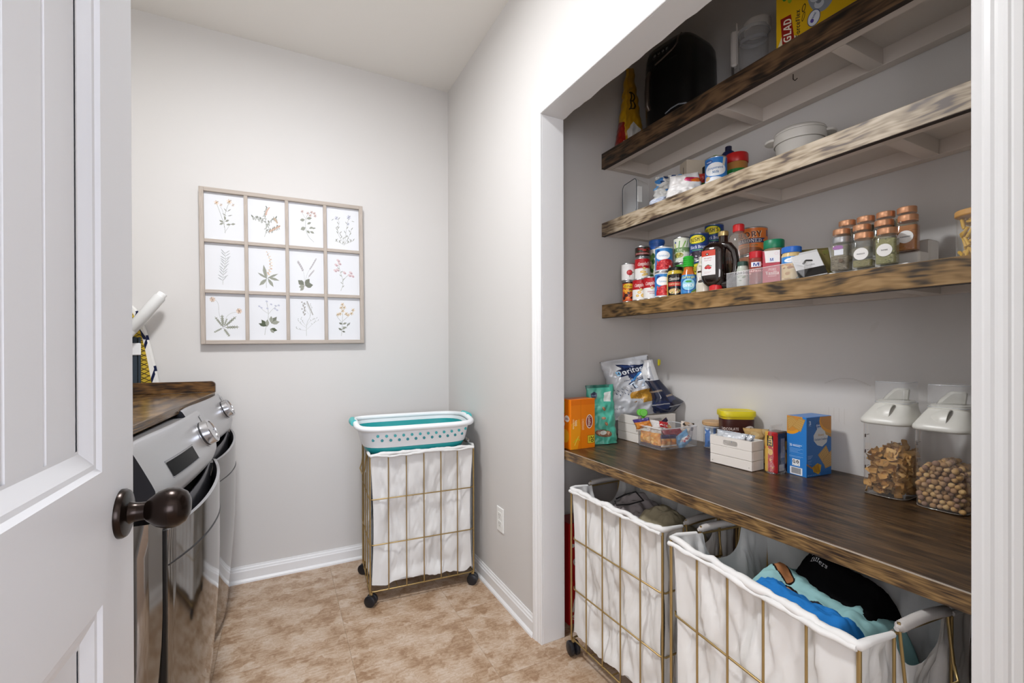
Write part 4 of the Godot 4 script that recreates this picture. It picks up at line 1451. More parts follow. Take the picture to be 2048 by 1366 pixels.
	for s in [-1, 1]:
		part(bn, "long_wall", MB.new().box(V(0, bh / 2, s * bd / 2), V(bw, bh, .002), 0), cl)
		part(bn, "short_wall", MB.new().box(V(s * bw / 2, bh / 2, 0), V(.002, bh, bd), 0), cl)
		part(bn, "rim", MB.new().box(V(0, bh, s * bd / 2), V(bw + .006, .004, .006), .001), clear("f2f4f8", .45))
		part(bn, "rim", MB.new().box(V(s * bw / 2, bh, 0), V(.006, .004, bd + .006), .001), clear("f2f4f8", .45))
	part(bn, "base", MB.new().box(V(0, .0015, 0), V(bw, .002, bd), 0), cl)
	var G := "snack packs in the clear bin"
	for k in 2:
		var o := CV.new(128, 128, "e79a2c")
		o.speck(14, 30, 40, 70, 80, ["f4b54e", "d9801c", "f7c678"], 5, 13, 20 + k).rect(0, 0, 128, 34, "e3ddd4").rect(30, 8, 70, 8, "b39b86").rect(0, 112, 128, 16, "59303a")
		var q := sachet("cracker_pack", "orange %s cracker pack upright on the left side of the clear bin" % ["far", "near"][k], V(1.392, CT + .004, -1.466 + k * .058), Vector3(0, deg_to_rad(-80), 0), .056, .082, .018, o, G)
	var o2 := CV.new(128, 128, "d8883a")
	o2.speck(30, 0, 30, 128, 70, ["b5672a", "eab06a", "7a3f6a"], 3, 9, 31).rect(0, 0, 128, 30, "4a3a7a").rect(0, 100, 128, 28, "e9e2da")
	sachet("cracker_pack", "orange and purple snack pack tilted out over the left rim of the clear bin", V(1.395, CT + .062, -1.475), Vector3(deg_to_rad(12), deg_to_rad(-60), deg_to_rad(14)), .075, .055, .018, o2, G)
	var o3 := CV.new(128, 128, "efeae6")
	o3.rect(64, 0, 64, 80, "c4262c").rect(0, 0, 30, 60, "3a3274").text("SNACK", 70, 50, 60, 20, "ffffff", "Droid Sans Bold").rect(0, 96, 128, 32, "5a4034")
	sachet("snack_bar", "white and red wrapped snack bar lying across the back of the clear bin", V(1.455, CT + .058, -1.455), Vector3(deg_to_rad(-20), deg_to_rad(-8), deg_to_rad(-12)), .10, .045, .018, o3, G)
	var o4 := CV.new(128, 128, "7c2230")
	o4.speck(16, 0, 0, 128, 128, ["8e2c3a", "651a26", "a04a56"], 6, 20, 33)
	sachet("snack_bar", "dark red wrapped snack bar in the middle of the clear bin", V(1.500, CT + .020, -1.405), Vector3(deg_to_rad(-30), deg_to_rad(-14), 0), .10, .055, .022, o4, G)
	var o5 := CV.new(128, 128, "caa06a")
	o5.rect(0, 0, 128, 40, "2c2354").speck(10, 10, 44, 100, 60, ["d98a3c", "b8702c"], 10, 22, 34).line([Vector2(0, 120), Vector2(128, 100)], 14, "e8e4e0")
	sachet("cookie_pack", "brown and purple cookie pack pressed to the front of the clear bin", V(1.430, CT + .006, -1.372), Vector3(deg_to_rad(-6), deg_to_rad(0), deg_to_rad(-4)), .090, .052, .016, o5, G)
	var o6 := CV.new(128, 128, "7fb4dc")
	o6.ell(74, 70, 34, 20, "f2f2f2", .5).text("PEZ", 74, 70, 44, 22, "c8202c", "Droid Sans Bold", -.5).speck(8, 0, 0, 128, 128, ["96c2e4", "6ba3d0"], 6, 18, 35)
	sachet("candy_pack", "pale blue candy pack at the front right of the clear bin", V(1.525, CT + .006, -1.372), Vector3(deg_to_rad(-8), 0, deg_to_rad(24)), .085, .056, .016, o6, G)
	var o7 := CV.new(128, 128, "2b2440")
	o7.rect(40, 30, 60, 70, "e3dcd2").ell(70, 66, 20, 26, "c79a6a").line([Vector2(0, 0), Vector2(128, 60)], 10, "d8d4da")
	sachet("snack_pack", "dark pointed snack pack sticking up at the back of the clear bin", V(1.525, CT + .030, -1.455), Vector3(deg_to_rad(-8), deg_to_rad(-6), deg_to_rad(28)), .055, .080, .018, o7, G)
	var o8 := CV.new(128, 128, "d9cfc4")
	o8.speck(14, 0, 0, 128, 128, ["2a2420", "b49a80", "efe8e0"], 5, 15, 36)
	sachet("snack_pack", "cream and black crumpled snack pack at the right end of the clear bin", V(1.562, CT + .024, -1.41), Vector3(0, deg_to_rad(-24), deg_to_rad(-12)), .060, .072, .022, o8, G)
	# wooden lidded canister
	var cn := thing("lidded_canister", "clear canister with a wooden lid and blue packet inside", "canister", V(1.618, CT, -1.303), cam_yaw(V(1.61, 0, -1.307)))
	part(cn, "clear_body", MB.new().lathe(PR([0, .001, .040, .001, .044, .004, .044, .094]), 40), clear("e0e2e4", .08))
	part(cn, "wooden_lid", MB.new().lathe(PR([0, .094, .046, .094, .049, .097, .049, .108, .0475, .110, 0, .110]), 40), tmat(wood(256, 256, 61, ["b28a5c", "c9a478", "d8b88e"], 5.0, .5, .4), .5))
	part(cn, "seal_ring", MB.new().lathe(PR([.042, .088, .0455, .088, .0455, .094, .042, .094]), 40), clear("f4f4f4", .5))
	var bp := CV.new(128, 128, "2f74c2")
	bp.rect(60, 0, 20, 128, "c9d6e4").speck(8, 0, 0, 60, 128, ["4a90d8", "1f5aa6", "cfe0f2"], 4, 14, 41)
	var bl := solo("blue_packet", "shiny blue packet standing inside the wooden lidded canister", "packet", pouch(.045, .088, .016, 18, 2, .004), tmat(bp.tex(), .25), V(1.592, CT + .004, -1.303), deg_to_rad(-50))
	var gp := CV.new(64, 64, "a9a49e")
	gp.speck(12, 0, 0, 64, 64, ["8f8a86", "c4c0bc"], 3, 9, 42)
	solo("grey_packet", "grey packet behind the blue one in the wooden lidded canister", "packet", pouch(.048, .084, .016, 28, 2, .004), tmat(gp.tex(), .4), V(1.632, CT + .004, -1.305), deg_to_rad(-40))
	# chocolate almond tub
	var ct := CV.new(512, 256, "43201a")
	ct.text("CHOCOLATE", 206, 84, 90, 18, "f2e8e0", "Droid Sans Bold").ell(304, 92, 26, 30, "efe6da").text("4", 304, 84, 16, 22, "332018", "Droid Sans Bold").text("packs", 304, 106, 30, 8, "332018")
	ct.ell(252, 130, 34, 13, "9a5f34", 1.0).ell(248, 124, 22, 6, "c98c58", 1.0).ell(320, 160, 50, 22, "e0c634", -.2).ell(216, 170, 40, 20, "d8be36")
	ct.rect(344, 50, 90, 206, "c8b24a").lines(350, 60, 70, 12, 14, "5a4a28", 3).rect(0, 0, 512, 20, "e2cc20")
	var tub := thing("chocolate_tub", "brown chocolate tub with a bright yellow lid against the alcove wall", "tub", V(1.608, CT, -1.196), deg_to_rad(-36))
	var lw := MB.new()
	part(tub, "printed_tub", MB.new().lathe(PR([0, 0, .052, 0, .0555, .004, .060, .150]), 56, 4.5, .72), tmat(ct.tex(), .35))
	part(tub, "yellow_lid", MB.new().lathe(PR([.060, .148, .0645, .148, .0655, .151, .0650, .166, .063, .169, .058, .169, .056, .1665, 0, .1665]), 56, 4.5, .74), mat("dfce22", .4))
	# second crate with bags in it
	crate("white slatted crate with an oval hand hole in the middle of the worktop", V(1.433, CT, -1.066), deg_to_rad(-88), V(.160, .102, .066))
	var sv := CV.new(128, 128, "c9cdd2")
	sv.speck(12, 0, 0, 128, 128, ["b2b7be", "dfe2e6", "9aa0a8"], 6, 20, 51)
	for k in 5: sv.rect(84 + k * 8, 0, 3, 128, "6b7078")
	var sb := solo("silver_bag", "crumpled silver white bag lying in the middle crate", "bag", pouch(.150, .052, .046, 33, 2, .016), tmat(sv.tex(), .2, .7), V(1.428, CT + .066, -1.072), deg_to_rad(-88))
	sb.rotation.x = deg_to_rad(-6)
	var ob := CV.new(128, 64, "e08a2a")
	ob.rect(0, 0, 64, 64, "4fa2cc").line([Vector2(0, 40), Vector2(60, 20)], 9, "d5e6f0").line([Vector2(0, 20), Vector2(60, 50)], 6, "1f5f8a")
	solo("blue_orange_packet", "blue and orange packet seen through the hand hole of the middle crate", "packet", pouch(.13, .060, .014, 37, 2, .004), tmat(ob.tex(), .3), V(1.417, CT + .036, -1.066), deg_to_rad(-88))
	var kf := CV.new(128, 128, "b9965e")
	kf.speck(14, 0, 0, 128, 128, ["a5814a", "cdb07c"], 6, 22, 55).rect(30, 70, 50, 40, "5a4428")
	var kb := solo("kraft_bag", "brown kraft bag folded over behind the middle crate", "bag", pouch(.085, .120, .04, 43, 1, .012), tmat(kf.tex(), .7), V(1.545, CT, -1.066), deg_to_rad(-50))
	kb.rotation.x = deg_to_rad(-6)
	# red cracker tray sleeve
	var rp := CV.new(256, 256, "b32226")
	rp.rect(0, 0, 40, 256, "c9a04a").speck(12, 0, 30, 90, 200, ["e0b85c", "d39a3c", "c4352e"], 5, 13, 61).rect(96, 0, 32, 256, "9c1c22").rect(30, 24, 60, 66, "28201c").text("RITZ", 60, 56, 58, 34, "f0c830", "Droid Sans Bold", PI / 2)
	rp.ell(62, 126, 24, 20, "e2ba66").speck(8, 46, 112, 34, 28, ["c08f3a"], 1, 3, 62).text("CRACKERS", 70, 200, 90, 22, "e8c6be", "Droid Sans", PI / 2).lines(34, 150, 60, 12, 8, "cf5a50")
	rp.rect(128, 0, 128, 256, "2a1a16").rect(170, 40, 44, 120, "8a7a74").lines(174, 44, 36, 16, 7, "4a3a36").rect(220, 60, 26, 140, "8f6a26").rect(150, 200, 60, 40, "9a948e").rect(130, 0, 10, 256, "57302a").speck(12, 128, 0, 128, 256, ["3a2420", "1c100e", "5c4038"], 4, 12, 63)
	var rt := thing("cracker_sleeve", "red and dark cracker pack in clear film between the middle crate and the blue box", "snack pack", V(1.478, CT, -.950), deg_to_rad(2))
	part(rt, "printed_tray", MB.new().box(V(0, .069, 0), V(.062, .136, .044), .004, [Rect2(.5, 0, .5, 1), Rect2(0, 0, .5, 1), Rect2(.5, 0, .1, .1), Rect2(.5, 0, .1, .1), Rect2(.5, 0, .5, 1), Rect2(.5, 0, .5, 1)]), tmat(rp.tex(), .3))
	var film := pouch(.072, .158, .054, 71, 1, .006)
	part(rt, "clear_film", film, clear("ffffff", .10, .08))
	# blue honey cracker carton: big face to the doorway
	var h := CV.new(512, 512, "2467ae")
	h.text("3", 36, 50, 20, 34, "cfe0f2", "Droid Sans Bold").text("packs", 36, 76, 24, 8, "cfe0f2").ell(130, 82, 42, 40, "1d4c86").ell(130, 82, 38, 36, "2a5fa0").text("Great", 126, 74, 52, 18, "e8f0f8", "Droid Sans Bold", -.1, .15).text("Value", 130, 96, 52, 18, "e8f0f8", "Droid Sans Bold", -.1, .15)
	h.poly([Vector2(72, 160), Vector2(110, 104), Vector2(180, 96), Vector2(220, 170), Vector2(206, 230), Vector2(160, 262), Vector2(110, 246), Vector2(76, 206)], "cdd0d2").text("Honey", 148, 162, 60, 24, "b98a4a", "Droid Serif Bold").text("Graham Crackers", 148, 196, 130, 20, "3c5a8a", "Droid Sans Bold")
	var crk := func(pts: Array, sd: int):
		h.poly(pts, "b08442")
		var cx: Vector2 = (pts[0] + pts[2]) * .5
		h.poly(pts.map(func(p): return cx + (p - cx) * .93), "c39a56")
		for a in 6:
			for b in 6: 
				var p: Vector2 = (pts[0] as Vector2).lerp(pts[1], (a + .5) / 6.0).lerp((pts[3] as Vector2).lerp(pts[2], (a + .5) / 6.0), (b + .5) / 6.0)
				h.ell(p.x, p.y, 3, 2.4, "8a6228")
	crk.call([Vector2(150, 0), Vector2(256, 0), Vector2(256, 190), Vector2(196, 160)], 1)
	crk.call([Vector2(116, 330), Vector2(200, 254), Vector2(250, 360), Vector2(176, 420)], 2)
	crk.call([Vector2(166, 380), Vector2(256, 300), Vector2(256, 440), Vector2(190, 456)], 3)
	h.lines(14, 330, 50, 3, 11, "a8c4e4", 3).lines(14, 372, 40, 4, 10, "8fb0d8", 2)
	h.line([Vector2(0, 398), Vector2(60, 440)], 12, "a8703c").poly([Vector2(60, 430), Vector2(110, 400), Vector2(150, 420), Vector2(140, 480), Vector2(120, 496), Vector2(70, 470)], "d0a018")
	for k in 5: h.line([Vector2(70 + k * 12, 420 - k * 3), Vector2(82 + k * 12, 476)], 5, "7a4a10")
	h.text("NET WT 14.4 OZ (408g)", 76, 498, 130, 9, "dfe8f2")
	h.rect(256, 0, 256, 512, "2f7ecb").ell(300, 40, 170, 120, "e09a2a").ell(300, 30, 156, 104, "c98a3c")
	crk.call([Vector2(256, 20), Vector2(330, 0), Vector2(400, 40), Vector2(280, 130)], 5)
	crk.call([Vector2(330, 90), Vector2(420, 10), Vector2(500, 20), Vector2(440, 130)], 6)
	h.rect(284, 236, 190, 92, "5598d8").rect(286, 238, 186, 88, "2f7ecb").text("70", 310, 254, 30, 22, "eaf2fa", "Droid Sans Bold").lines(336, 246, 120, 2, 10, "eaf2fa", 4).lines(294, 278, 170, 4, 11, "a9cbee", 2).lines(290, 344, 180, 2, 9, "a9cbee", 2)
	h.rect(330, 370, 100, 58, "eef0f2").ell(352, 392, 16, 14, "2a2a30").ell(352, 392, 9, 8, "eef0f2").ell(400, 392, 16, 14, "2a2a30").ell(400, 392, 9, 8, "eef0f2").speck(14, 336, 374, 86, 48, ["2a2a30"], 2, 4, 64)
	h.rect(300, 440, 160, 64, "f2f3f4").bars(318, 446, 124, 50, "22242a")
	carton("cracker_carton", "blue cracker carton with honey dipper picture standing alone on the worktop", "carton", V(1.557, CT, -.889), deg_to_rad(-4), V(.124, .192, .066), h, R.call(0, 0, 256, 512), R.call(256, 0, 256, 512), R.call(262, 200, 30, 20))
	# cereal dispensers
	cereal(V(1.545, CT, -.655), "clear cereal dispenser of brown flakes, left of the two", 0)
	cereal(V(1.540, CT, -.533), "clear cereal dispenser of round puffs, half hidden by the near casing", 1)

func cereal(pos: Vector3, label: String, kind: int):
	var turn := deg_to_rad(-88)
	var t := thing("cereal_dispenser", label, "cereal dispenser", pos, turn, "cereal dispensers")
	var cl := clear("d9d4ce", .06)
	# local: z to the pouring front
	var body := MB.new().lathe(PR([0, .001, .046, .001, .0515, .006, .0530, .05, .0535, .205]), 48, 4.2, 1.22)
	part(t, "clear_body", body, cl)
	var white := mat("dcdad2", .35)
	# rounded-square plan rings, shifted back as they rise
	var sq := func(a: float, c: float, y: float, zo: float, p := 4.0) -> PackedVector3Array:
		var r := PackedVector3Array()
		for k in 48:
			var th := TAU * k / 48.0
			var m := pow(pow(absf(sin(th)), p) + pow(absf(cos(th)), p), -1.0 / p)
			r.append(V(sin(th) * m * a, y, cos(th) * m * c + zo))
		return r
	part(t, "lid", MB.new().loft([sq.call(.054, .066, .201, 0), sq.call(.0585, .0715, .202, 0), sq.call(.0600, .0730, .207, 0), sq.call(.0590, .0720, .213, 0), sq.call(.054, .066, .222, -.002), sq.call(.046, .052, .241, -.014), sq.call(.0425, .044, .251, -.024), sq.call(.041, .0425, .254, -.026)]), white)
	# thumb pull: a half arch, open towards the right
	var arch := MB.new()
	arch.grid(10, 16, func(u: float, v: float) -> Vector3:
		var r := .037 * pow(minf(1.0, .12 + u * 1.2), .5)
		var a := PI * v
		return V(lerpf(-.040, .014, u), .210 + sin(a) * r * 1.25, .027 + cos(a) * r * .95))
	arch.grid(10, 16, func(u: float, v: float) -> Vector3:
		var r := .0352 * pow(minf(1.0, .12 + u * 1.2), .5)
		var a := PI * (1.0 - v)
		return V(lerpf(-.038, .014, u), .209 + sin(a) * r * 1.25, .027 + cos(a) * r * .95))
	var edge := []
	for k in 17: edge.append(V(.014, .2095 + sin(PI * k / 16.0) * .0361 * 1.25, .027 + cos(PI * k / 16.0) * .0361 * .95))
	arch.tube(edge, .0012, 6)
	part(t, "thumb_pull", arch, white)
	part(t, "spout_collar", MB.new().at(0, .250, -.026).lathe(PR([.041, 0, .042, .002, .0425, .008, .040, .010, 0, .010]), 48, 4.0), white)
	part(t, "spout_plate", MB.new().at(0, .260, -.026).lathe(PR([0, 0, .037, 0, .0375, .004, .035, .0055, 0, .006]), 48, 4.0), mat("d6d4cb", .4))
	var lip := MB.new()
	lip.xf = Transform3D(Basis.from_euler(Vector3(0, .5, 0)), V(0, .265, -.026))
	lip.slab(P2([-.030, 0, .026, 0, .029, .030, .026, .034, .002, .034, -.006, .030, -.022, .012]), .024, .004, true)
	part(t, "pour_lip", lip, mat("cbc9bf", .4))
	part(t, "clear_cap", MB.new().loft([sq.call(.0405, .0405, .258, -.026, 6.0), sq.call(.041, .041, .280, -.026, 6.0), sq.call(.0405, .0405, .314, -.026, 6.0), sq.call(.038, .038, .3185, -.026, 6.0)], false, true), clear("e4e6ea", .13))
	var ce := MB.new()
	ce.tube(Array(sq.call(.0405, .0405, .2585, -.026, 6.0)), .0012, 5, true).tube(Array(sq.call(.0395, .0395, .3165, -.026, 6.0)), .0009, 5, true)
	part(t, "cap_edges", ce, clear("c9ccd2", .6))
	var be := MB.new()
	be.tube(Array(sq.call(.0512, .0628, .004, 0, 4.2)), .0012, 5, true)
	part(t, "base_edge", be, clear("9a938c", .55))
	# measuring marks
	var mk_ := MB.new()
	for k in 3:
		mk_.box(V(-.0525, .07 + k * .045, .030), V(.0008, .009, .007), 0)
		mk_.box(V(-.0527, .072 + k * .045, .014), V(.0006, .0012, .014), 0)
	part(t, "measuring_marks", mk_, mat("5c4a40", .5))
	# the cereal itself: loose pieces nobody would count
	var rg := RandomNumberGenerator.new()
	rg.seed = 5 + kind
	var mm := MultiMesh.new()
	mm.transform_format = MultiMesh.TRANSFORM_3D
	mm.use_colors = true
	var one := MB.new()
	if kind == 0:
		var pf := P2([-.009, -.008, .004, -.010, .010, -.002, .008, .008, -.004, .009, -.011, .003])
		var base := MB.new()
		base.smooth()
		for s in [-1.0, 1.0]:
			for i in 4:
				for j in 4:
					var q := func(a: int, b: int) -> Vector3:
						var x := a / 4.0 - .5
						var z := b / 4.0 - .5
						return V(x * .022 * (1 - .1 * absf(z)), s * .0009 + .0024 * (x * x + .5 * z * x) * 3.0 + .0015 * sin(z * 6), z * .020 * (1 - .15 * absf(x)))
					if s > 0: base.quad(q.call(i, j + 1), q.call(i + 1, j + 1), q.call(i + 1, j), q.call(i, j))
					else: base.quad(q.call(i, j), q.call(i + 1, j), q.call(i + 1, j + 1), q.call(i, j + 1))
		mm.mesh = base.mesh()
	else:
		var nz := noise(4, 60.0, 2)
		one.lathe(PR([0, -.0075, .0035, -.0068, .0062, -.0042, .0074, 0, .0064, .0040, .0036, .0066, 0, .0074]), 12)
		mm.mesh = one.mesh()
	var spots := []
	if kind == 0:
		for k in 520:
			var x := rg.randf_range(-.042, .042)
			var z := rg.randf_range(-.053, .053)
			var top := .145 - .030 * pow(absf(x + z * .3) / .045, 2.0) - .02 * (z + .05) / .1
			spots.append(V(x, rg.randf_range(.012, top), z))
	else:
		for l in 10:
			for i in 7:
				for j in 8:
					var p := V((i - 3.0) * .0142 + (.0071 if l % 2 else 0.0), .011 + l * .0118, (j - 3.5) * .0146 + (.007 if (l / 2) % 2 else 0.0))
					p += V(rg.randf_range(-.002, .002), rg.randf_range(-.002, .002), rg.randf_range(-.002, .002))
					if absf(p.x) < .0435 and absf(p.z) < .054 and p.y < .124 - .02 * absf(p.x) / .04: spots.append(p)
	mm.instance_count = spots.size()
	var tones := cols(["cfa05c", "bf8f4c", "d8ae6e", "ac7e40"]) if kind == 0 else cols(["c39a62", "ab845a", "cfab74", "987660", "b7936c"])
	for k in spots.size():
		var b := Basis.from_euler(Vector3(rg.randf_range(-3, 3), rg.randf_range(-3, 3), rg.randf_range(-1, 1)))
		mm.set_instance_transform(k, Transform3D(b.scaled(Vector3.ONE * rg.randf_range(.8, 1.08)), spots[k]))
		mm.set_instance_color(k, (tones[k % tones.size()] as Color).srgb_to_linear())
	var mi := MultiMeshInstance3D.new()
	mi.name = num(self, "cereal_flakes" if kind == 0 else "cereal_puffs")
	mi.multimesh = mm
	var cm := StandardMaterial3D.new()
	cm.vertex_color_use_as_albedo = true
	cm.roughness = .8
	mi.material_override = cm
	add_child(mi)
	mi.position = pos
	mi.rotation.y = turn
	mi.set_meta("label", "heap of brown cereal flakes filling half the left dispenser" if kind == 0 else "round golden cereal puffs half filling the dispenser by the casing")
	mi.set_meta("category", "cereal")
	mi.set_meta("kind", "stuff")

# ---------------------------------------------------------------- cans, jars and bottles
# print canvas of a can: its front is round u = .5
func can(label: String, pos: Vector3, r: float, h: float, cv: CV, turn := 0.0, group := "cans on the lowest shelf", lid = "b9babc") -> Node3D:
	var t := thing("food_can", label, "can", pos, cam_yaw(pos) + turn, group)
	var me := mat(lid, .3, .9)
	part(t, "can_body", MB.new().lathe(PR([0, .002, r - .004, .002, r - .003, 0, r - .0005, .001, r, .0035, r - .001, .0055, r - .001, h - .0055, r, h - .0035, r - .0005, h - .001, r - .003, h, r - .004, h - .003, 0, h - .0035]), 40), me)
	part(t, "paper_label", MB.new().lathe(PR([r - .0003, .0055, r - .0003, h - .0055]), 48), tmat(cv.tex(), .35, .5))
	return t
func soup(c1: String, txt: String, noodle: Array, sd: int) -> CV:
	var c := CV.new(400, 190, "eceae6")
	c.rect(0, 0, 400, 92, "b4141e").text("Campbell's", 200, 54, 112, 44, "f3efe8", "Droid Serif Bold", -.05, .25)
	c.ell(200, 94, 13, 13, "b99a4e").ell(200, 94, 10, 10, "d8c27e")
	if txt: c.text(txt, 200, 128, 74, 13, "a03038", "Droid Serif Bold").text("SOUP", 200, 146, 40, 10, "a03038", "Droid Serif Bold")
	for e in noodle: c.ell(e[0], e[1], e[2], e[3], "e2b65a").ell(e[0], e[1], e[2] * .6, e[3] * .6, "f0d28a")
	c.lines(20, 104, 50, 7, 11, "b8b2ac", 2).lines(330, 104, 50, 7, 11, "b8b2ac", 2)
	return c
func tomatoes() -> CV:
	var c := CV.new(440, 210, "2b7fc6")
	c.rect(0, 0, 440, 10, "d6dade").ell(170, 36, 18, 16, "1c3f86").ell(210, 74, 62, 40, "f3f5f7").text("Tomatoes", 212, 76, 74, 16, "4f86b8")
	c.ell(240, 178, 96, 70, "c2202c").speck(60, 160, 120, 160, 90, ["d83a40", "a8161f", "e25a56"], 4, 10, 71).rect(0, 200, 440, 10, "d6dade")
	c.rect(330, 20, 110, 170, "e6e8ea").lines(340, 30, 80, 12, 12, "8a8e96", 2).rect(0, 20, 60, 170, "3a8ace").rect(262, 166, 20, 26, "f2f2ee")
	return c
func beans(bg: String, sd: int) -> CV:
	var c := CV.new(440, 210, bg)
	c.ell(206, 46, 76, 40, "1c5a2e").ell(206, 46, 68, 34, "e6d42a").text("BUSH'S", 206, 46, 104, 36, "1a1c1a", "Droid Sans Bold", -.08)
	c.text("Black Beans", 220, 110, 130, 26, "e3e8f0", "Droid Serif Bold").rect(170, 132, 110, 7, "4aa05a")
	c.ell(215, 184, 96, 40, "2a1c2c").speck(46, 140, 150, 150, 60, ["3c2a3c", "1a1018", "8a7a8c", "c9c0c8"], 4, 9, sd)
	c.rect(330, 20, 90, 170, "2a4f92").lines(338, 34, 70, 10, 14, "b0c0dc", 3)
	return c
func jar_shape(r: float, h: float, neck: float, p := 2.0) -> Array:
	return PR([0, .001, r - .003, .001, r, .004, r, h * .74, r * .97, h * .80, neck, h * .89, neck, h])

func build_shelf_low():
	var F := 1.4235
	var S := T1
	var c := CV.new(340, 190, "b8461c")
	c.rect(0, 0, 340, 12, "26241c").ell(170, 40, 56, 24, "e3c42a").text("El Paso", 170, 42, 80, 24, "7a1f14", "Droid Serif Bold").speck(60, 60, 70, 220, 120, ["d6521c", "e8902a", "6a1c12", "3a1210"], 6, 18, 81).text("ENCHILADA", 170, 86, 92, 20, "f0d040", "Droid Sans Bold").line([Vector2(120, 190), Vector2(210, 130)], 9, "e06a24")
	can("small yellow and red sauce can at the far left end of the lowest shelf", V(1.418, S, -1.600), .0275, .097, c)
	c = CV.new(400, 190, "e6e4e2")
	c.ell(216, 104, 30, 34, "b3202a").ell(212, 96, 16, 16, "cf4a4a").line([Vector2(214, 132), Vector2(214, 160)], 4, "3a5a34").lines(150, 20, 60, 3, 12, "c9c6c4", 2).line([Vector2(232, 110), Vector2(262, 96)], 8, "4a6a3c")
	can("white can with a red tomato stacked on the sauce can at the left end", V(1.418, S + .097, -1.603), .030, .080, c, 0, "cans on the lowest shelf")
	can("red and white soup can at the front left, second from the left end", V(F, S, -1.532), .033, .097, soup("", "", [[186, 120, 16, 14], [220, 150, 22, 18], [236, 130, 14, 12], [170, 152, 14, 12]], 1), .12)
	can("red and white soup can reading Chicken Noodle, third from the left end", V(F, S, -1.464), .033, .097, soup("", "Chicken & Stars", [], 2), .1)
	can("red and white soup can stacked on top of the front left soup can", V(1.452, S + .0975, -1.548), .033, .097, soup("", "", [[190, 128, 26, 12], [214, 150, 22, 11], [196, 160, 18, 9]], 3), .25)
	c = CV.new(400, 190, "231c18")
	c.speck(22, 110, 20, 190, 100, ["7a1c18", "a02a20", "4a1410", "2e4a28"], 8, 22, 83).rect(110, 110, 180, 46, "6a1a1c").text("Tomatillas", 200, 132, 140, 26, "d9b0a8", "Droid Serif Bold", 0, .2)
	can("dark can with red tomatoes on the very top of the left soup stack", V(1.454, S + .195, -1.548), .033, .052, c, 0)
	c = CV.new(380, 300, "dcdad2")
	c.rect(0, 0, 380, 30, "2458a8").speck(60, 100, 60, 190, 120, ["4a7a3a", "2c5a2a", "7ca054", "a8b878"], 8, 20, 84).rect(0, 190, 380, 60, "e8e4da").lines(120, 200, 140, 5, 10, "5a5a54", 3)
	var g := thing("tall_canister", "tall green printed canister with a blue lid behind the soup cans", "canister", V(1.521, S, -1.530), cam_yaw(V(1.515, 0, -1.532)))
	part(g, "printed_body", MB.new().lathe(PR([0, 0, .031, 0, .032, .002, .032, .262]), 40), tmat(c.tex(), .4))
	part(g, "lid", MB.new().lathe(PR([.0, .262, .034, .262, .0345, .266, .034, .276, .032, .278, 0, .278]), 40), mat("2760b4", .4))
	can("blue tomato can at the front, lower one of a stacked pair", V(F, S, -1.398), .033, .108, tomatoes(), .15)
	can("blue tomato can stacked on the other tomato can", V(1.440, S + .1085, -1.408), .0355, .108, tomatoes(), 0.0)
	# yellow jar with a black label
	c = CV.new(420, 220, "c9b03c")
	c.speck(60, 0, 0, 420, 220, ["d8c45c", "b89c2c", "e3d47c"], 4, 12, 85).poly([Vector2(136, 40), Vector2(262, 34), Vector2(262, 210), Vector2(140, 214)], "1d1a18").text("Classico", 198, 76, 84, 26, "efe8dc", "Droid Serif Bold", -.05, .2).rect(146, 104, 108, 34, "b8281f").text("ROASTED GARLIC", 200, 121, 88, 14, "f0d8a0", "Droid Sans Bold").ell(200, 180, 50, 22, "d9b87c").speck(12, 160, 164, 80, 34, ["8a3a24", "e8d09c", "5a7a3a"], 4, 9, 86)
	var j := thing("sauce_jar", "yellow sauce jar with a black label right of the tomato cans", "jar", V(1.424, S, -1.331), cam_yaw(V(1.424, 0, -1.331)))
	part(j, "jar", MB.new().lathe(PR([0, .001, .028, .001, .032, .005, .0330, .03, .0330, .085, .030, .098, .027, .103, .027, .106]), 40), tmat(c.tex(), .15, .6))
	part(j, "lid", MB.new().lathe(PR([0, .104, .0295, .104, .0300, .106, .0300, .115, .0285, .117, 0, .1165]), 36), mat("1d1c1b", .3, .3))
	# green beans, one on another
	c = CV.new(420, 210, "6f8f5c")
	c.rect(0, 0, 420, 84, "d9dccc").rect(0, 130, 420, 80, "dfe2d6").ell(150, 36, 9, 9, "2a3f8a").text("Cut", 190, 104, 40, 20, "e8ecd8", "Droid Serif Bold").text("Green Beans", 214, 128, 150, 26, "e9eddc", "Droid Serif Bold").line([Vector2(140, 40), Vector2(150, 76)], 12, "b8c04a").line([Vector2(190, 24), Vector2(184, 84)], 8, "5a9a3c").line([Vector2(214, 84), Vector2(236, 30)], 9, "7ab04a").line([Vector2(246, 80), Vector2(256, 26)], 6, "4e8a34").ell(180, 152, 40, 24, "a8a040").speck(12, 150, 138, 70, 34, ["c9c46a", "6a7a2c", "3a4a20"], 4, 9, 87).line([Vector2(130, 200), Vector2(220, 150)], 5, "9ab48a")
	var c3 := CV.new(420, 210, "3fa23a")
	c3.speck(20, 0, 0, 420, 210, ["54b84a", "2f8a2e", "8acb6a"], 8, 26, 88).rect(120, 90, 180, 60, "e8ead8")
	can("bright green bean can under the pale green one in the middle", V(1.512, S, -1.370), .0345, .145, c3, 0, "cans on the lowest shelf")
	can("pale can of cut green beans stacked behind the yellow jar", V(1.506, S + .1455, -1.371), .0340, .108, c, 0, "cans on the lowest shelf")
	can("dark blue bean can under another behind the syrup bottles", V(1.525, S, -1.296), .0370, .145, beans("1d3f86", 89), 0)
	can("dark blue black bean can with yellow logo stacked left of the glass jar", V(1.525, S + .1455, -1.300), .0370, .112, beans("1c3a7e", 90), -.15)
	can("dark blue bean can at the back under the tallest one", V(1.608, S, -1.293), .0370, .19, beans("1c3a7e", 91), 0)
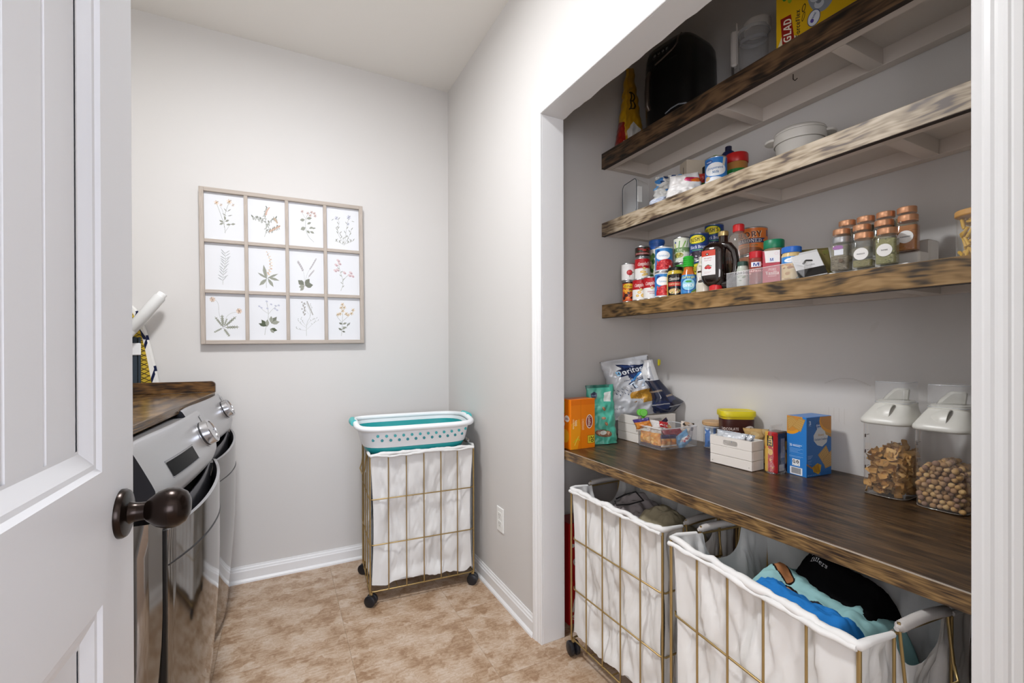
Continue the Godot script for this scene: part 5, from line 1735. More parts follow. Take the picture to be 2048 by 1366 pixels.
	can("dark blue bean can with yellow logo standing tallest at the back", V(1.608, S + .1905, -1.296), .0370, .112, beans("1d3f86", 92), -.1)
	# taco sauce bottle
	c = CV.new(300, 220, "c2661c")
	c.rect(0, 70, 300, 150, "3a86c8").ell(150, 146, 52, 52, "2a62a8").ell(150, 146, 44, 44, "8fd0e8").text("RANCH", 150, 152, 66, 26, "ffffff", "Droid Sans Bold").text("Ortega", 150, 92, 96, 24, "e8e04a", "Droid Serif Bold", -.06, .2).ell(196, 200, 36, 12, "d8b87c", -.5).ell(192, 192, 30, 7, "5a8a3a", -.5).ell(150, 124, 20, 8, "4aa04a")
	var b := thing("sauce_bottle", "amber sauce bottle with a green cap and blue label", "bottle", V(1.420, S, -1.262), cam_yaw(V(1.42, 0, -1.262)))
	part(b, "bottle", MB.new().lathe(PR([0, .001, .024, .001, .0285, .005, .0285, .055, .025, .075, .018, .095, .0165, .105, .0165, .112]), 36), tmat(c.tex(), .15, .6))
	var caps := PR([0, .108, .0195, .108])
	for k in 5:
		caps.append(Vector2(.0208, .111 + k * .0078)); caps.append(Vector2(.0188, .115 + k * .0078))
	caps.append(Vector2(.017, .149)); caps.append(Vector2(0, .150))
	part(b, "ribbed_cap", MB.new().lathe(caps, 30), mat("2fae35", .3))
	# creamy dressing bottle
	c = CV.new(280, 240, "d9d3c4")
	c.rect(0, 66, 280, 60, "e8e4da").ell(140, 40, 44, 22, "e6e2d6").text("Olive Garden", 140, 40, 70, 18, "5a4a34", "Droid Serif Bold").rect(96, 76, 90, 14, "3a2f28").rect(90, 118, 100, 40, "efece4").text("Italian", 140, 134, 60, 20, "8a5a5a", "Droid Serif Bold", 0, .2).ell(120, 154, 20, 10, "2a2622").ell(168, 156, 18, 10, "2f2a26").rect(0, 176, 280, 64, "d2ccbc")
	b = thing("dressing_bottle", "creamy white dressing bottle left of the dark syrup bottle", "bottle", V(1.440, S, -1.208), cam_yaw(V(1.440, 0, -1.208)))
	part(b, "bottle", MB.new().lathe(PR([0, .001, .022, .001, .027, .006, .0275, .035, .0235, .050, .0240, .060, .0255, .075, .0240, .105, .019, .118, .014, .124]), 36), tmat(c.tex(), .18, .6))
	part(b, "cap", MB.new().lathe(PR([0, .122, .0155, .122, .0160, .124, .0155, .139, .014, .141, 0, .141]), 28), mat("e7e3da", .35))
	# big upside-down syrup bottle: stands on its red cap
	var sy := thing("syrup_bottle", "large dark brown syrup bottle standing on its red cap", "bottle", V(1.428, S, -1.128), cam_yaw(V(1.428, 0, -1.128)) - .35)
	var dk := mat("1c100d", .06, 0, .8)
	var rings := []
	for k in 17:
		var u := k / 16.0
		var w: float = [.024, .034, .040, .043, .044, .0445, .0445, .044, .044, .0435, .043, .043, .0425, .042, .040, .034, .018][k]
		var z: float = w * .74
		var ring := PackedVector3Array()
		for q in 40:
			var th := TAU * q / 40.0
			var m := pow(pow(absf(sin(th)), 3.0) + pow(absf(cos(th)), 3.0), -1.0 / 3.0)
			ring.append(V(sin(th) * m * w - .018, lerpf(.020, .176, u), cos(th) * m * z))
		rings.append(ring)
	part(sy, "bottle", MB.new().loft(rings), dk)
	part(sy, "handle", MB.new().tube([V(.012, .166, 0), V(.034, .160, 0), V(.050, .138, 0), V(.056, .105, 0), V(.055, .07, 0), V(.046, .042, 0), V(.028, .026, 0), V(.010, .024, 0)], [.012, .013, .012, .0115, .012, .013, .014, .012], 14), dk)
	part(sy, "red_cap", MB.new().at(-.014, 0, 0).lathe(PR([0, 0, .021, 0, .0225, .002, .0225, .020, .020, .023, 0, .023]), 36), mat("d0282a", .35))
	c = CV.new(128, 256, "e6e4e4")
	c.rect(0, 0, 128, 60, "c9402c").ell(56, 40, 13, 13, "1c1614").ell(56, 40, 6, 6, "e8e0d8").text("Maple", 62, 82, 70, 16, "b86a6c", "Droid Serif Bold").text("Syrup", 62, 104, 60, 14, "b86a6c", "Droid Serif").ell(50, 178, 18, 14, "b02028").ell(76, 182, 18, 14, "c03038").ell(64, 168, 16, 14, "d0484a").line([Vector2(40, 164), Vector2(64, 150), Vector2(96, 166)], 6, "3a6a34").lines(30, 220, 60, 2, 12, "c9a8a8", 3)
	var lb := MB.new()
	lb.grid(14, 2, func(u: float, v: float) -> Vector3:
		var th := lerpf(-.80, .34, u)
		var m := pow(pow(absf(sin(th)), 3.0) + pow(absf(cos(th)), 3.0), -1.0 / 3.0)
		return V(sin(th) * m * .0445 - .018, lerpf(.058, .148, v), cos(th) * m * .0445 * .74 + .0012))
	part(sy, "label", lb, tmat(c.tex(), .4))
	# a second dark syrup bottle behind, soy sauce with a gold cap, oil with a red cap
	var s2 := thing("syrup_bottle", "dark syrup bottle hidden behind the upside-down one", "bottle", V(1.530, S, -1.045), cam_yaw(V(1.53, 0, -1.045)))
	part(s2, "bottle", MB.new().lathe(PR([0, .001, .030, .001, .034, .005, .034, .07, .030, .095, .016, .118, .0145, .124]), 32, 2.6), dk)
	part(s2, "cap", MB.new().lathe(PR([0, .122, .016, .122, .016, .140, .014, .142, 0, .142]), 24), mat("2a1a16", .4))
	b = thing("soy_sauce_bottle", "dark sauce bottle with a gold cap behind the syrup bottle", "bottle", V(1.520, S, -1.184), cam_yaw(V(1.52, 0, -1.18)))
	part(b, "bottle", MB.new().lathe(PR([0, .001, .028, .001, .030, .005, .030, .12, .026, .150, .0165, .190, .0160, .225]), 32), mat("20120d", .08, 0, .8))
	part(b, "gold_cap", MB.new().lathe(PR([0, .222, .0180, .222, .0185, .224, .0185, .238, .017, .240, 0, .240]), 28), mat("c9b078", .3, .6))
	b = thing("oil_bottle", "clear oil bottle with a red cap and brown bottle shoulder", "bottle", V(1.515, S, -1.115), cam_yaw(V(1.515, 0, -1.115)))
	part(b, "bottle", MB.new().lathe(PR([0, .001, .028, .001, .032, .005, .034, .12, .0365, .165, .0355, .19, .028, .208, .0165, .216, .0155, .226]), 36), clear("c9bbae", .22))
	part(b, "oil", MB.new().lathe(PR([0, .003, .028, .003, .0305, .006, .0318, .105, 0, .106]), 32), mat("7a5a34", .2))
	part(b, "cap", MB.new().lathe(PR([0, .222, .0190, .222, .0198, .225, .0195, .246, .017, .249, 0, .249]), 30), mat("cf2426", .35))
	c = CV.new(520, 240, "d9742a")
	c.text("GLORY", 222, 62, 170, 58, "f2dcb8", "Droid Sans Bold", -.06).text("GLORY", 220, 60, 166, 52, "5a2a1c", "Droid Sans Bold", -.06).poly([Vector2(130, 96), Vector2(330, 96), Vector2(310, 118), Vector2(330, 140), Vector2(130, 140)], "24305c").text("SEASONED", 222, 118, 160, 32, "e3dcd8", "Droid Serif Bold").text("Southern Style", 220, 164, 120, 18, "2f6a34", "Droid Sans Bold").rect(340, 16, 34, 60, "3a2440").lines(344, 20, 26, 7, 8, "c9a0a8", 3).ell(220, 210, 90, 34, "8a4a20").rect(430, 0, 90, 240, "e3d6c4")
	can("large orange can at the back under another orange can", V(1.612, S, -1.128), .050, .14, c, 0, "large orange cans")
	can("large orange can of seasoned greens at the back right of the oil bottle", V(1.612, S + .1405, -1.126), .050, .105, c, .1, "large orange cans")
	# clear bin with small jars
	var bn := thing("clear_bin", "low clear plastic bin holding spice jars on the lowest shelf", "bin", V(1.4425, S, -.936), -PI / 2)
	var cl := clear("eef0f4", .10)
	for s in [-1, 1]:
		part(bn, "long_wall", MB.new().box(V(0, .026, s * .056), V(.262, .05, .0016), 0), cl)
		part(bn, "short_wall", MB.new().box(V(s * .131, .026, 0), V(.0016, .05, .112), 0), cl)
		part(bn, "rim", MB.new().box(V(0, .0515, s * .056), V(.264, .0022, .0032), .0006), clear("ffffff", .4))
	part(bn, "base", MB.new().box(V(0, .0012, 0), V(.262, .0016, .112), 0), cl)
	var S2 := S + .0022
	c = CV.new(200, 220, "b9c0b4")
	c.rect(0, 120, 200, 100, "c9cbc4").rect(50, 60, 100, 44, "e9eae6").text("GARDEN", 100, 82, 84, 24, "3a3a3a", "Droid Sans Bold").speck(20, 0, 110, 200, 60, ["8fa08a", "d8dcd4"], 5, 14, 93)
	var sj := thing("seasoning_jar", "small pale seasoning jar with white garden label at the left of the bin", "jar", V(1.414, S2, -1.026), cam_yaw(V(1.414, 0, -1.026)))
	part(sj, "jar", MB.new().lathe(PR([0, .001, .016, .001, .0185, .004, .0185, .060, .0155, .068, .0150, .072]), 28), tmat(c.tex(), .2))
	part(sj, "lid", MB.new().lathe(PR([0, .071, .0165, .071, .0168, .073, .0165, .084, .015, .086, 0, .086]), 26), mat("2c4a40", .4))
	c = CV.new(240, 260, "8a3a30")
	c.speck(40, 0, 60, 240, 200, ["a04438", "70281f", "c98a7c", "b8604e"], 4, 12, 94).rect(94, 46, 52, 46, "e3e6ee").text("M", 120, 69, 30, 30, "23418c", "Droid Sans Bold").rect(60, 120, 120, 22, "a8282c").text("PAPRIKA", 120, 131, 84, 15, "f0d8d0", "Droid Sans Bold")
	sj = thing("spice_bottle", "red paprika bottle with a bright red lid in the low clear bin", "jar", V(1.424, S2, -.983), cam_yaw(V(1.424, 0, -.983)))
	part(sj, "bottle", MB.new().lathe(PR([0, .001, .0185, .001, .0215, .004, .0215, .080, .0195, .088, .0190, .092]), 30, 2.6), tmat(c.tex(), .2))
	part(sj, "red_lid", MB.new().lathe(PR([0, .090, .0205, .090, .0210, .092, .0210, .111, .019, .113, 0, .113]), 32), mat("c01f2a", .35))
	sj = thing("spice_bottle", "dark capped spice bottle just behind the red paprika bottle", "jar", V(1.468, S2, -1.006), 0)
	part(sj, "bottle", MB.new().lathe(PR([0, .001, .0185, .001, .0205, .004, .0205, .085, .018, .092]), 28), mat("5a3a2a", .2))
	part(sj, "lid", MB.new().lathe(PR([0, .090, .0200, .090, .0205, .093, .0205, .113, .018, .116, 0, .116]), 28), mat("2a1c18", .4))
	var vx := CV.new(512, 512, "b3273c")
	vx.rect(0, 0, 256, 190, "e9e6e4").poly([Vector2(0, 0), Vector2(26, 0), Vector2(44, 190), Vector2(44, 240), Vector2(0, 240)], "b3273c").rect(94, 112, 76, 66, "dfe4ee").text("M", 132, 145, 46, 46, "23418c", "Droid Sans Bold").ell(200, 50, 26, 22, "e8c4c8").ell(200, 50, 21, 17, "e9e6e4").line([Vector2(70, 192), Vector2(132, 200), Vector2(196, 192)], 8, "7a1626").text("PURE", 140, 300, 110, 34, "f0d0cc", "Droid Serif Bold").text("Vanilla", 140, 354, 190, 56, "f6ece6", "Droid Serif Bold").text("EXTRACT", 140, 404, 120, 20, "f0d0cc", "Droid Serif Bold").lines(30, 470, 180, 2, 14, "c9586a", 4).rect(256, 0, 256, 512, "a8233a")
	var R := func(x, y, w, h) -> Rect2: return Rect2(x / 512.0, y / 512.0, w / 512.0, h / 512.0)
	carton("vanilla_carton", "red and white vanilla carton in the low clear bin", "carton", V(1.424, S2, -.930), cam_yaw(V(1.424, 0, -.93)), V(.050, .104, .036), vx, R.call(0, 0, 256, 512), R.call(256, 0, 256, 512), R.call(60, 4, 100, 60))
	sj = thing("spice_bottle", "spice bottle with a broad green lid behind the vanilla carton", "jar", V(1.476, S2, -.955), 0)
	part(sj, "bottle", MB.new().lathe(PR([0, .001, .026, .001, .029, .004, .029, .122]), 32), mat("8a7a5a", .3))
	var gl := []
	part(sj, "green_lid", MB.new().lathe(PR([0, .121, .0300, .121, .0310, .124, .0310, .147, .029, .150, 0, .150]), 40), mat("157a55", .4))
	c = CV.new(320, 260, "d9bd84")
	c.speck(30, 0, 110, 320, 150, ["c9a566", "e6d09c", "b88a4a"], 6, 20, 95).rect(0, 44, 320, 62, "3a86cc").ell(160, 80, 40, 20, "eef2f6").text("Ginger", 160, 80, 44, 14, "5a86b8").speck(14, 100, 108, 120, 40, ["c98a3a", "a86a2a", "e8c07a"], 8, 16, 96)
	sj = thing("spice_bottle", "tan spice jar with a blue lid and blue band in the low clear bin", "jar", V(1.426, S2, -.866), cam_yaw(V(1.426, 0, -.866)))
	part(sj, "jar", MB.new().lathe(PR([0, .001, .0245, .001, .0275, .005, .0275, .078, .0250, .084, .0250, .088]), 36), tmat(c.tex(), .2))
	part(sj, "blue_lid", MB.new().lathe(PR([0, .086, .0268, .086, .0275, .088, .0275, .102, .026, .104, 0, .104]), 40), mat("2b6cc8", .35))
	# seasoning packets leaning in a row
	for k in 6:
		var pc := CV.new(128, 128, ["e0e0e0", "7a6a3a", "5c5a34", "8a7440", "4a4028", "6e6438"][k])
		if k == 0: pc.rect(0, 84, 128, 44, "2a2826").line([Vector2(40, 56), Vector2(60, 40), Vector2(84, 46)], 9, "2a2a28").text("taco mix", 70, 66, 40, 10, "6a6a68")
		else: pc.speck(14, 0, 0, 128, 128, ["8a7a44", "6a6a34", "3c3620"], 6, 18, 97 + k)
		var o := thing("seasoning_packet", ["white and black seasoning packet leaning at the front of the packet row", "olive packet, first behind the white one", "dark green packet in the middle of the packet row", "ochre packet, third from the back of the row", "dark brown packet, next to last in the row", "olive packet at the back of the row by the white riser"][k], "packet", V(1.404, S + .002, -.787) if k == 0 else V(1.432 + k * .003, S + .002, -.836 + k * .0085), 0, "seasoning packets")
		part(o, "pouch", MB.new().box(V(0, .047, 0), V(.074, .090, .0045), .0018), tmat(pc.tex(), .4))
		part(o, "crimped_seal", MB.new().box(V(0, .095, 0), V(.074, .008, .0012), .0004), mat(["d2d2d2", "6a5c34", "504e2e", "7a6638", "403824", "605832"][k], .4))
		o.rotation = Vector3(deg_to_rad(-30 if k == 0 else -17), deg_to_rad(-52 if k == 0 else -42), deg_to_rad(12 if k == 0 else 3))
	build_spices()

func spice_jar(label: String, pos: Vector3, col, sd: int, fill := 1.0, lid = "d9a27c", tag := "", cols2 := []) -> Node3D:
	var t := thing("spice_jar", label, "spice jar", pos, deg_to_rad(-80), "square spice jars on the riser")
	part(t, "glass", MB.new().lathe(PR([0, .0005, .0205, .0005, .0225, .003, .0225, .068, .0195, .074, .0175, .077, .0175, .080]), 40, 7.0), clear("d8dfdb", .06))
	var c := CV.new(128, 128, col)
	c.speck(260, 0, 0, 128, 128, cols2 if cols2.size() else [Color(col).lightened(.16), Color(col).darkened(.22), Color(col).lightened(.05)], 1, 3, sd)
	part(t, "spice", MB.new().lathe(PR([0, .002, .0200, .002, .0212, .004, .0212, .066 * fill, 0, .067 * fill]), 36, 7.0), tmat(c.tex(), .9, .2))
	part(t, "lid", MB.new().lathe(PR([0, .079, .0210, .079, .0217, .0805, .0214, .084, .0219, .086, .0214, .089, .0217, .0935, .0205, .0955, 0, .0955]), 36), mat(lid, .34, .65))
	if tag:
		var g := CV.new(128, 128, "e9e7e4")
		g.text(tag, 64, 64, 78, 17, "3a3836", "Droid Sans Bold")
		part(t, "round_label", MB.new().at(-.001, .036, .0226, 0, PI / 2).lathe(PR([.0165, 0, .0165, .0004, 0, .0004]), 28), mat("ebe9e6", .5))
		var tm := TextMesh.new()
		var f := SystemFont.new()
		f.font_names = PackedStringArray(["Droid Sans"])
		f.font_weight = 700
		tm.font = f
		tm.font_size = 32
		tm.pixel_size = .00014
		tm.depth = .0002
		tm.text = tag
		var o := part(t, "label_lettering", tm, mat("343230", .6))
		o.position = V(-.001, .036, .0232)
	return t

func build_spices():
	var S := T1
	# white three-step riser
	var r := thing("stepped_riser", "white three step plastic riser under the square spice jars", "riser", V(1.515, S, -.712), -PI / 2)
	var w := mat("e4e2de", .4)
	for k in 3:
		var y := .036 * k + .012
		part(r, "step", MB.new().box(V(0, y / 2, .068 - k * .057 - .014), V(.28, maxf(.012, y), .054), .004), w)
	var rows := [1.4335, 1.4905, 1.5475]
	var ys := [S + .0125, S + .0485, S + .0845]
	# back row
	for k in 4:
		spice_jar(["leftmost", "second from left", "second from right", "rightmost"][k] + " copper lidded spice jar in the back row of the riser", V(rows[2], ys[2], -.770 + k * .0495), ["4a3a24", "5a4a2a", "3f3320", "6a5a34"][k], 130 + k)
	for k in 4:
		spice_jar(["leftmost copper lidded jar of pale seeds in the middle row", "second copper lidded jar in the middle row, half empty", "third copper lidded jar in the middle row of the riser", "copper lidded jar of orange ground spice at the right of the riser"][k], V(rows[1], ys[1] if k < 3 else ys[1], -.757 + k * .0535), ["8a8266", "a59c80", "9a9474", "a8682a"][k], 140 + k, [.7, .45, .8, 1.0][k], "d9a27c", "TURMERIC" if k == 3 else "")
	var t := spice_jar("front jar of dark seeds with a silver lid and purple label", V(rows[0], ys[0] - .0, -.728), "7a705c", 150, .62, "b9babc", "", ["5a5244", "9a8e76", "3c362c"])
	var pl := MB.new()
	part(t, "purple_label", MB.new().at(-.002, .064, .0226, 0, PI / 2).lathe(PR([.013, 0, .013, .0004, 0, .0004]), 24, 2.0, .5), mat("9a6aa0", .5))
	part(t, "white_label", MB.new().box(V(0, .051, .0228), V(.022, .016, .0004), 0), mat("dfe3ea", .5))
	part(t, "seed_picture", MB.new().at(.002, .026, .0228, 0, PI / 2, .5).lathe(PR([.012, 0, .012, .0004, 0, .0004]), 20, 2.0, .45), mat("6a5a4a", .6))
	spice_jar("front jar with a copper lid, nearly empty, round white label", V(rows[0], ys[0], -.672), "8a8258", 151, .30, "d9a27c", "PARSLEY", ["6a6a3c", "a59c6c", "4a4a2a"])
	spice_jar("front jar of green flaked herbs with a copper lid and round white label", V(rows[0], ys[0], -.618), "8f8c5c", 152, 1.0, "d9a27c", "THYME", ["a8a474", "6f6e40", "c2bd90", "55542f"])
	# pasta jar by the casing
	var p := thing("pasta_jar", "clear jar of yellow penne pasta with a bamboo lid by the near casing", "jar", V(1.470, S, -.452), cam_yaw(V(1.47, 0, -.452)))
	part(p, "glass", MB.new().lathe(PR([0, .001, .036, .001, .0395, .004, .0395, .105]), 40), clear("e0e4da", .06))
	part(p, "bamboo_lid", MB.new().lathe(PR([0, .104, .0405, .104, .042, .106, .042, .116, .0405, .118, 0, .118]), 40), mat("c99a5c", .5))
	var rg := RandomNumberGenerator.new()
	rg.seed = 8
	for k in 56:
		var lay := k / 14
		var a := TAU * (k % 14) / 14.0 + lay * .2
		var rad := rg.randf_range(.020, .031)
		var o := V(sin(a) * rad, .018 + lay * .024 + rg.randf_range(-.004, .004), cos(a) * rad)
		var d := V(rg.randf_range(-.6, .6), rg.randf_range(-.3, 1.0), rg.randf_range(-.6, .6)).normalized() * .0135
		d -= V(o.x, 0, o.z).normalized() * d.dot(V(o.x, 0, o.z).normalized()) * .8
		solo("penne", "yellow penne piece inside the bamboo lidded jar", "pasta", MB.new().tube([o - d, o + d], .0038, 8), mat("d4a83a", .5), p.position, p.rotation.y, "penne in the bamboo lidded jar")

# ---------------------------------------------------------------- middle shelf
func build_shelf_mid():
	var S := T2
	var c: CV
	# glass food container standing on its long edge with its clip lid to the room
	var g := thing("food_container", "clear rectangular food container with clip lid standing on edge at the left end", "container", V(1.425, S, -1.580), deg_to_rad(-100))
	var rr := func(w: float, h: float, r: float) -> PackedVector2Array:
		var o := PackedVector2Array()
		for k in 24:
			var a := TAU * k / 24.0
			o.append(Vector2(signf(cos(a)) * (w / 2 - r) + cos(a) * r, h / 2 + signf(sin(a)) * (h / 2 - r) + sin(a) * r))
		return o
	var mb := MB.new()
	mb.at(0, 0, .012)
	mb.slab(rr.call(.125, .158, .026), .008, .0015, true)
	part(g, "lid", mb, clear("dfe3e6", .20, .12))
	var sl := MB.new()
	var loop := []
	for q in rr.call(.117, .150, .022): loop.append(V(q.x, q.y + .004, .0165))
	part(g, "grey_seal", MB.new().tube(loop, .0016, 6, true), mat("3c4650", .5))
	var rings := []
	for k in 6:
		var u := k / 5.0
		var ring := PackedVector3Array()
		for q in rr.call(lerpf(.100, .118, u), lerpf(.130, .152, u), .026): ring.append(V(q.x, q.y + lerpf(.014, .003, u), lerpf(-.052, .008, u)))
		rings.append(ring)
	part(g, "glass_body", MB.new().loft(rings, true, false), clear("e6ecee", .16))
	part(g, "clip", MB.new().box(V(.066, .079, .006), V(.006, .07, .024), .002), clear("f2f4f4", .55))
	# blue and white quilted bag, white bag with a pink print
	c = CV.new(256, 256, "cfcfcc")
	c.speck(36, 0, 0, 256, 150, ["3f7fc0", "6aa4d8", "23406e", "e4e4e0", "b0aca4"], 8, 26, 161).rect(0, 196, 256, 60, "dfe0e4")
	for k in 6: c.rect(0, 200 + k * 10, 256, 3, "6a8ac0")
	var bb := solo("blue_white_bag", "crumpled blue and white bag next to the food container", "bag", pouch(.140, .128, .085, 21, 1, .030, .75), tmat(c.tex(), .4), V(1.455, S, -1.400), cam_yaw(V(1.45, 0, -1.4)))
	c = CV.new(256, 256, "e3e1df")
	c.speck(14, 0, 0, 256, 256, ["d6d4d2", "eeeceb"], 8, 24, 162).ell(160, 90, 34, 30, "d8447c", .4).ell(176, 100, 24, 26, "e0762a", .3).ell(150, 74, 20, 14, "c42a4a")
	var wb := solo("white_bag", "low white bag with a pink and orange print lying at the shelf front", "bag", pouch(.150, .085, .07, 22, 1, .014, .7), tmat(c.tex(), .35), V(1.418, S, -1.276), cam_yaw(V(1.418, 0, -1.276)))
	wb.rotation.z = deg_to_rad(3)
	# cream carton with red berries
	var bx := CV.new(512, 512, "cfc3b0")
	bx.speck(18, 40, 200, 190, 150, ["8a2c20", "a8402c", "5c1c14", "c46a4a"], 16, 34, 163).rect(256, 0, 256, 512, "c6baa8").text("BAKED", 300, 200, 120, 30, "3a3028", "Droid Serif Bold", PI / 2).text("BARS", 350, 200, 90, 30, "3a3028", "Droid Serif Bold", PI / 2).rect(380, 60, 20, 160, "4a4038")
	var R := func(x, y, w, h) -> Rect2: return Rect2(x / 512.0, y / 512.0, w / 512.0, h / 512.0)
	carton("cereal_carton", "cream carton with red berries at the back of the middle shelf", "carton", V(1.592, S, -1.392), deg_to_rad(-20), V(.085, .205, .06), bx, R.call(0, 0, 256, 512), R.call(256, 0, 256, 512), R.call(10, 10, 60, 60))
	var sb := thing("small_bottle", "small dark bottle between the cream carton and the milk can", "bottle", V(1.530, S, -1.268), 0)
	part(sb, "bottle", MB.new().lathe(PR([0, .001, .020, .001, .022, .004, .022, .075, .012, .098]), 26), mat("2a3a22", .2))
	part(sb, "cap", MB.new().lathe(PR([0, .097, .0165, .097, .0165, .128, .015, .130, 0, .130]), 24), mat("14120f", .4))
	var rb := CV.new(128, 128, "2f7a3a")
	rb.rect(0, 0, 128, 50, "c0392b").speck(10, 0, 0, 128, 128, ["e0b04a", "a02a20"], 5, 14, 164)
	solo("red_green_packet", "red and green packet low behind the white bag", "packet", pouch(.07, .095, .025, 23, 2, .008), tmat(rb.tex(), .35), V(1.490, S, -1.268), deg_to_rad(-50))
	# evaporated milk
	c = CV.new(440, 190, "2f7ecb")
	c.ell(215, 82, 74, 46, "eef1f4").text("Evaporated", 216, 74, 104, 20, "3a6aa4", "Droid Serif Bold", -.04, .15).text("Milk", 218, 100, 44, 16, "3a6aa4", "Droid Serif Bold", 0, .15).ell(170, 26, 30, 14, "1c4f9a").text("Value", 170, 26, 40, 12, "e3ecf6", "Droid Sans Bold").poly([Vector2(270, 0), Vector2(292, 0), Vector2(280, 60), Vector2(262, 56)], "cfc9ba").ell(200, 168, 90, 36, "eef1f4").ell(160, 138, 22, 16, "d9b98a").ell(290, 150, 20, 16, "4a98dc").ell(276, 156, 14, 10, "cfe2f4")
	can("blue milk can with a white oval on the middle shelf", V(1.462, S, -1.170), .0385, .113, c, 0, "", "c4c6c8")
	# peanut butter, navy bottle, green lid
	c = CV.new(300, 220, "a8743c")
	c.rect(0, 60, 300, 160, "2a7a3a").text("P", 132, 120, 40, 60, "e9e6da", "Droid Sans Bold").rect(180, 80, 14, 100, "c9b83a").rect(200, 70, 70, 130, "d9d4cc").lines(208, 84, 50, 7, 14, "b0524a", 4)
	var pb := thing("peanut_butter_jar", "peanut butter jar with a red lid behind the milk can", "jar", V(1.545, S, -1.145), cam_yaw(V(1.53, 0, -1.15)))
	part(pb, "jar", MB.new().lathe(PR([0, .001, .035, .001, .038, .005, .038, .095, .037, .100]), 36), tmat(c.tex(), .25))
	part(pb, "red_lid", MB.new().lathe(PR([0, .100, .0395, .100, .0405, .103, .0400, .131, .038, .134, 0, .134]), 40), mat("b81e1e", .35))
	var nv := thing("navy_bottle", "navy squeeze bottle with angled cap behind the red lid", "bottle", V(1.600, S, -1.222), cam_yaw(V(1.6, 0, -1.22)))
	part(nv, "bottle", MB.new().lathe(PR([0, .001, .034, .001, .036, .004, .036, .150, .034, .165, .020, .185, .013, .190]), 32, 2.4, .7), mat("18224e", .3))
	part(nv, "cap", MB.new().at(.0, .188, 0).lathe(PR([0, 0, .0125, 0, .0125, .018, .010, .020, 0, .020]), 20), mat("141a38", .3))
	part(nv, "tag", MB.new().box(V(-.018, .158, .024), V(.010, .012, .002), .0005), mat("cfd4dc", .5))
	var gj := thing("green_lid_bottle", "bottle with a lime green cap at the back beside the navy bottle", "bottle", V(1.620, S, -1.300), 0)
	part(gj, "bottle", MB.new().lathe(PR([0, .001, .020, .001, .022, .004, .022, .14, .013, .168]), 26), mat("c9c4b4", .3))
	part(gj, "cap", MB.new().lathe(PR([0, .167, .0145, .167, .015, .170, .0145, .200, .012, .203, 0, .203]), 24), mat("7fae3a", .4))
	# collapsible white bowl
	c = CV.new(512, 128, "dedbd4")
	for k in 16: c.text("+", 130 + (k % 8) * 36, 40 + (k / 8) * 12, 5, 5, "8a8a86")
	c.rect(190, 70, 130, 2, "9a9894").rect(190, 108, 130, 2, "9a9894").text("COOK & DRAIN", 246, 90, 90, 14, "8a8884", "Droid Sans Bold")
	var cb := thing("collapsible_bowl", "white collapsible bowl with two ear handles on the middle shelf", "bowl", V(1.535, S, -.905), cam_yaw(V(1.535, 0, -.905)))
	part(cb, "printed_body", MB.new().lathe(PR([0, .001, .058, .001, .064, .006, .070, .078]), 56), tmat(c.tex(), .45))
	var wm := mat("dcd9d2", .4)
	part(cb, "band", MB.new().lathe(PR([.066, .077, .0745, .077, .0755, .080, .0765, .104, .074, .106, .070, .106]), 56), wm)
	part(cb, "lid", MB.new().lathe(PR([.070, .106, .0755, .106, .0765, .109, .0745, .114, .066, .120, .050, .124, .0, .125]), 56), wm)
	part(cb, "groove_ring", MB.new().lathe(PR([.0745, .1048, .0758, .1058, .0745, .1068]), 56), mat("8f8a82", .6))
	part(cb, "groove_ring", MB.new().lathe(PR([.0715, .0765, .0748, .0775, .0715, .0785]), 56), mat("6f6a62", .6))
	for s in [-1, 1]:
		var ear := P2([-.030, 0, .030, 0])
		for k in 13: ear.append(Vector2(.030 * cos(PI * k / 12.0) , .026 * sin(PI * k / 12.0) + .004))
		var em := MB.new()
		em.xf = Transform3D(Basis(V(0, 0, s), V(s, 0, 0), V(0, -1, 0)), V(s * .072, .098, 0))
		em.slab(ear, .008, .002)
		part(cb, "ear_handle", em, wm)

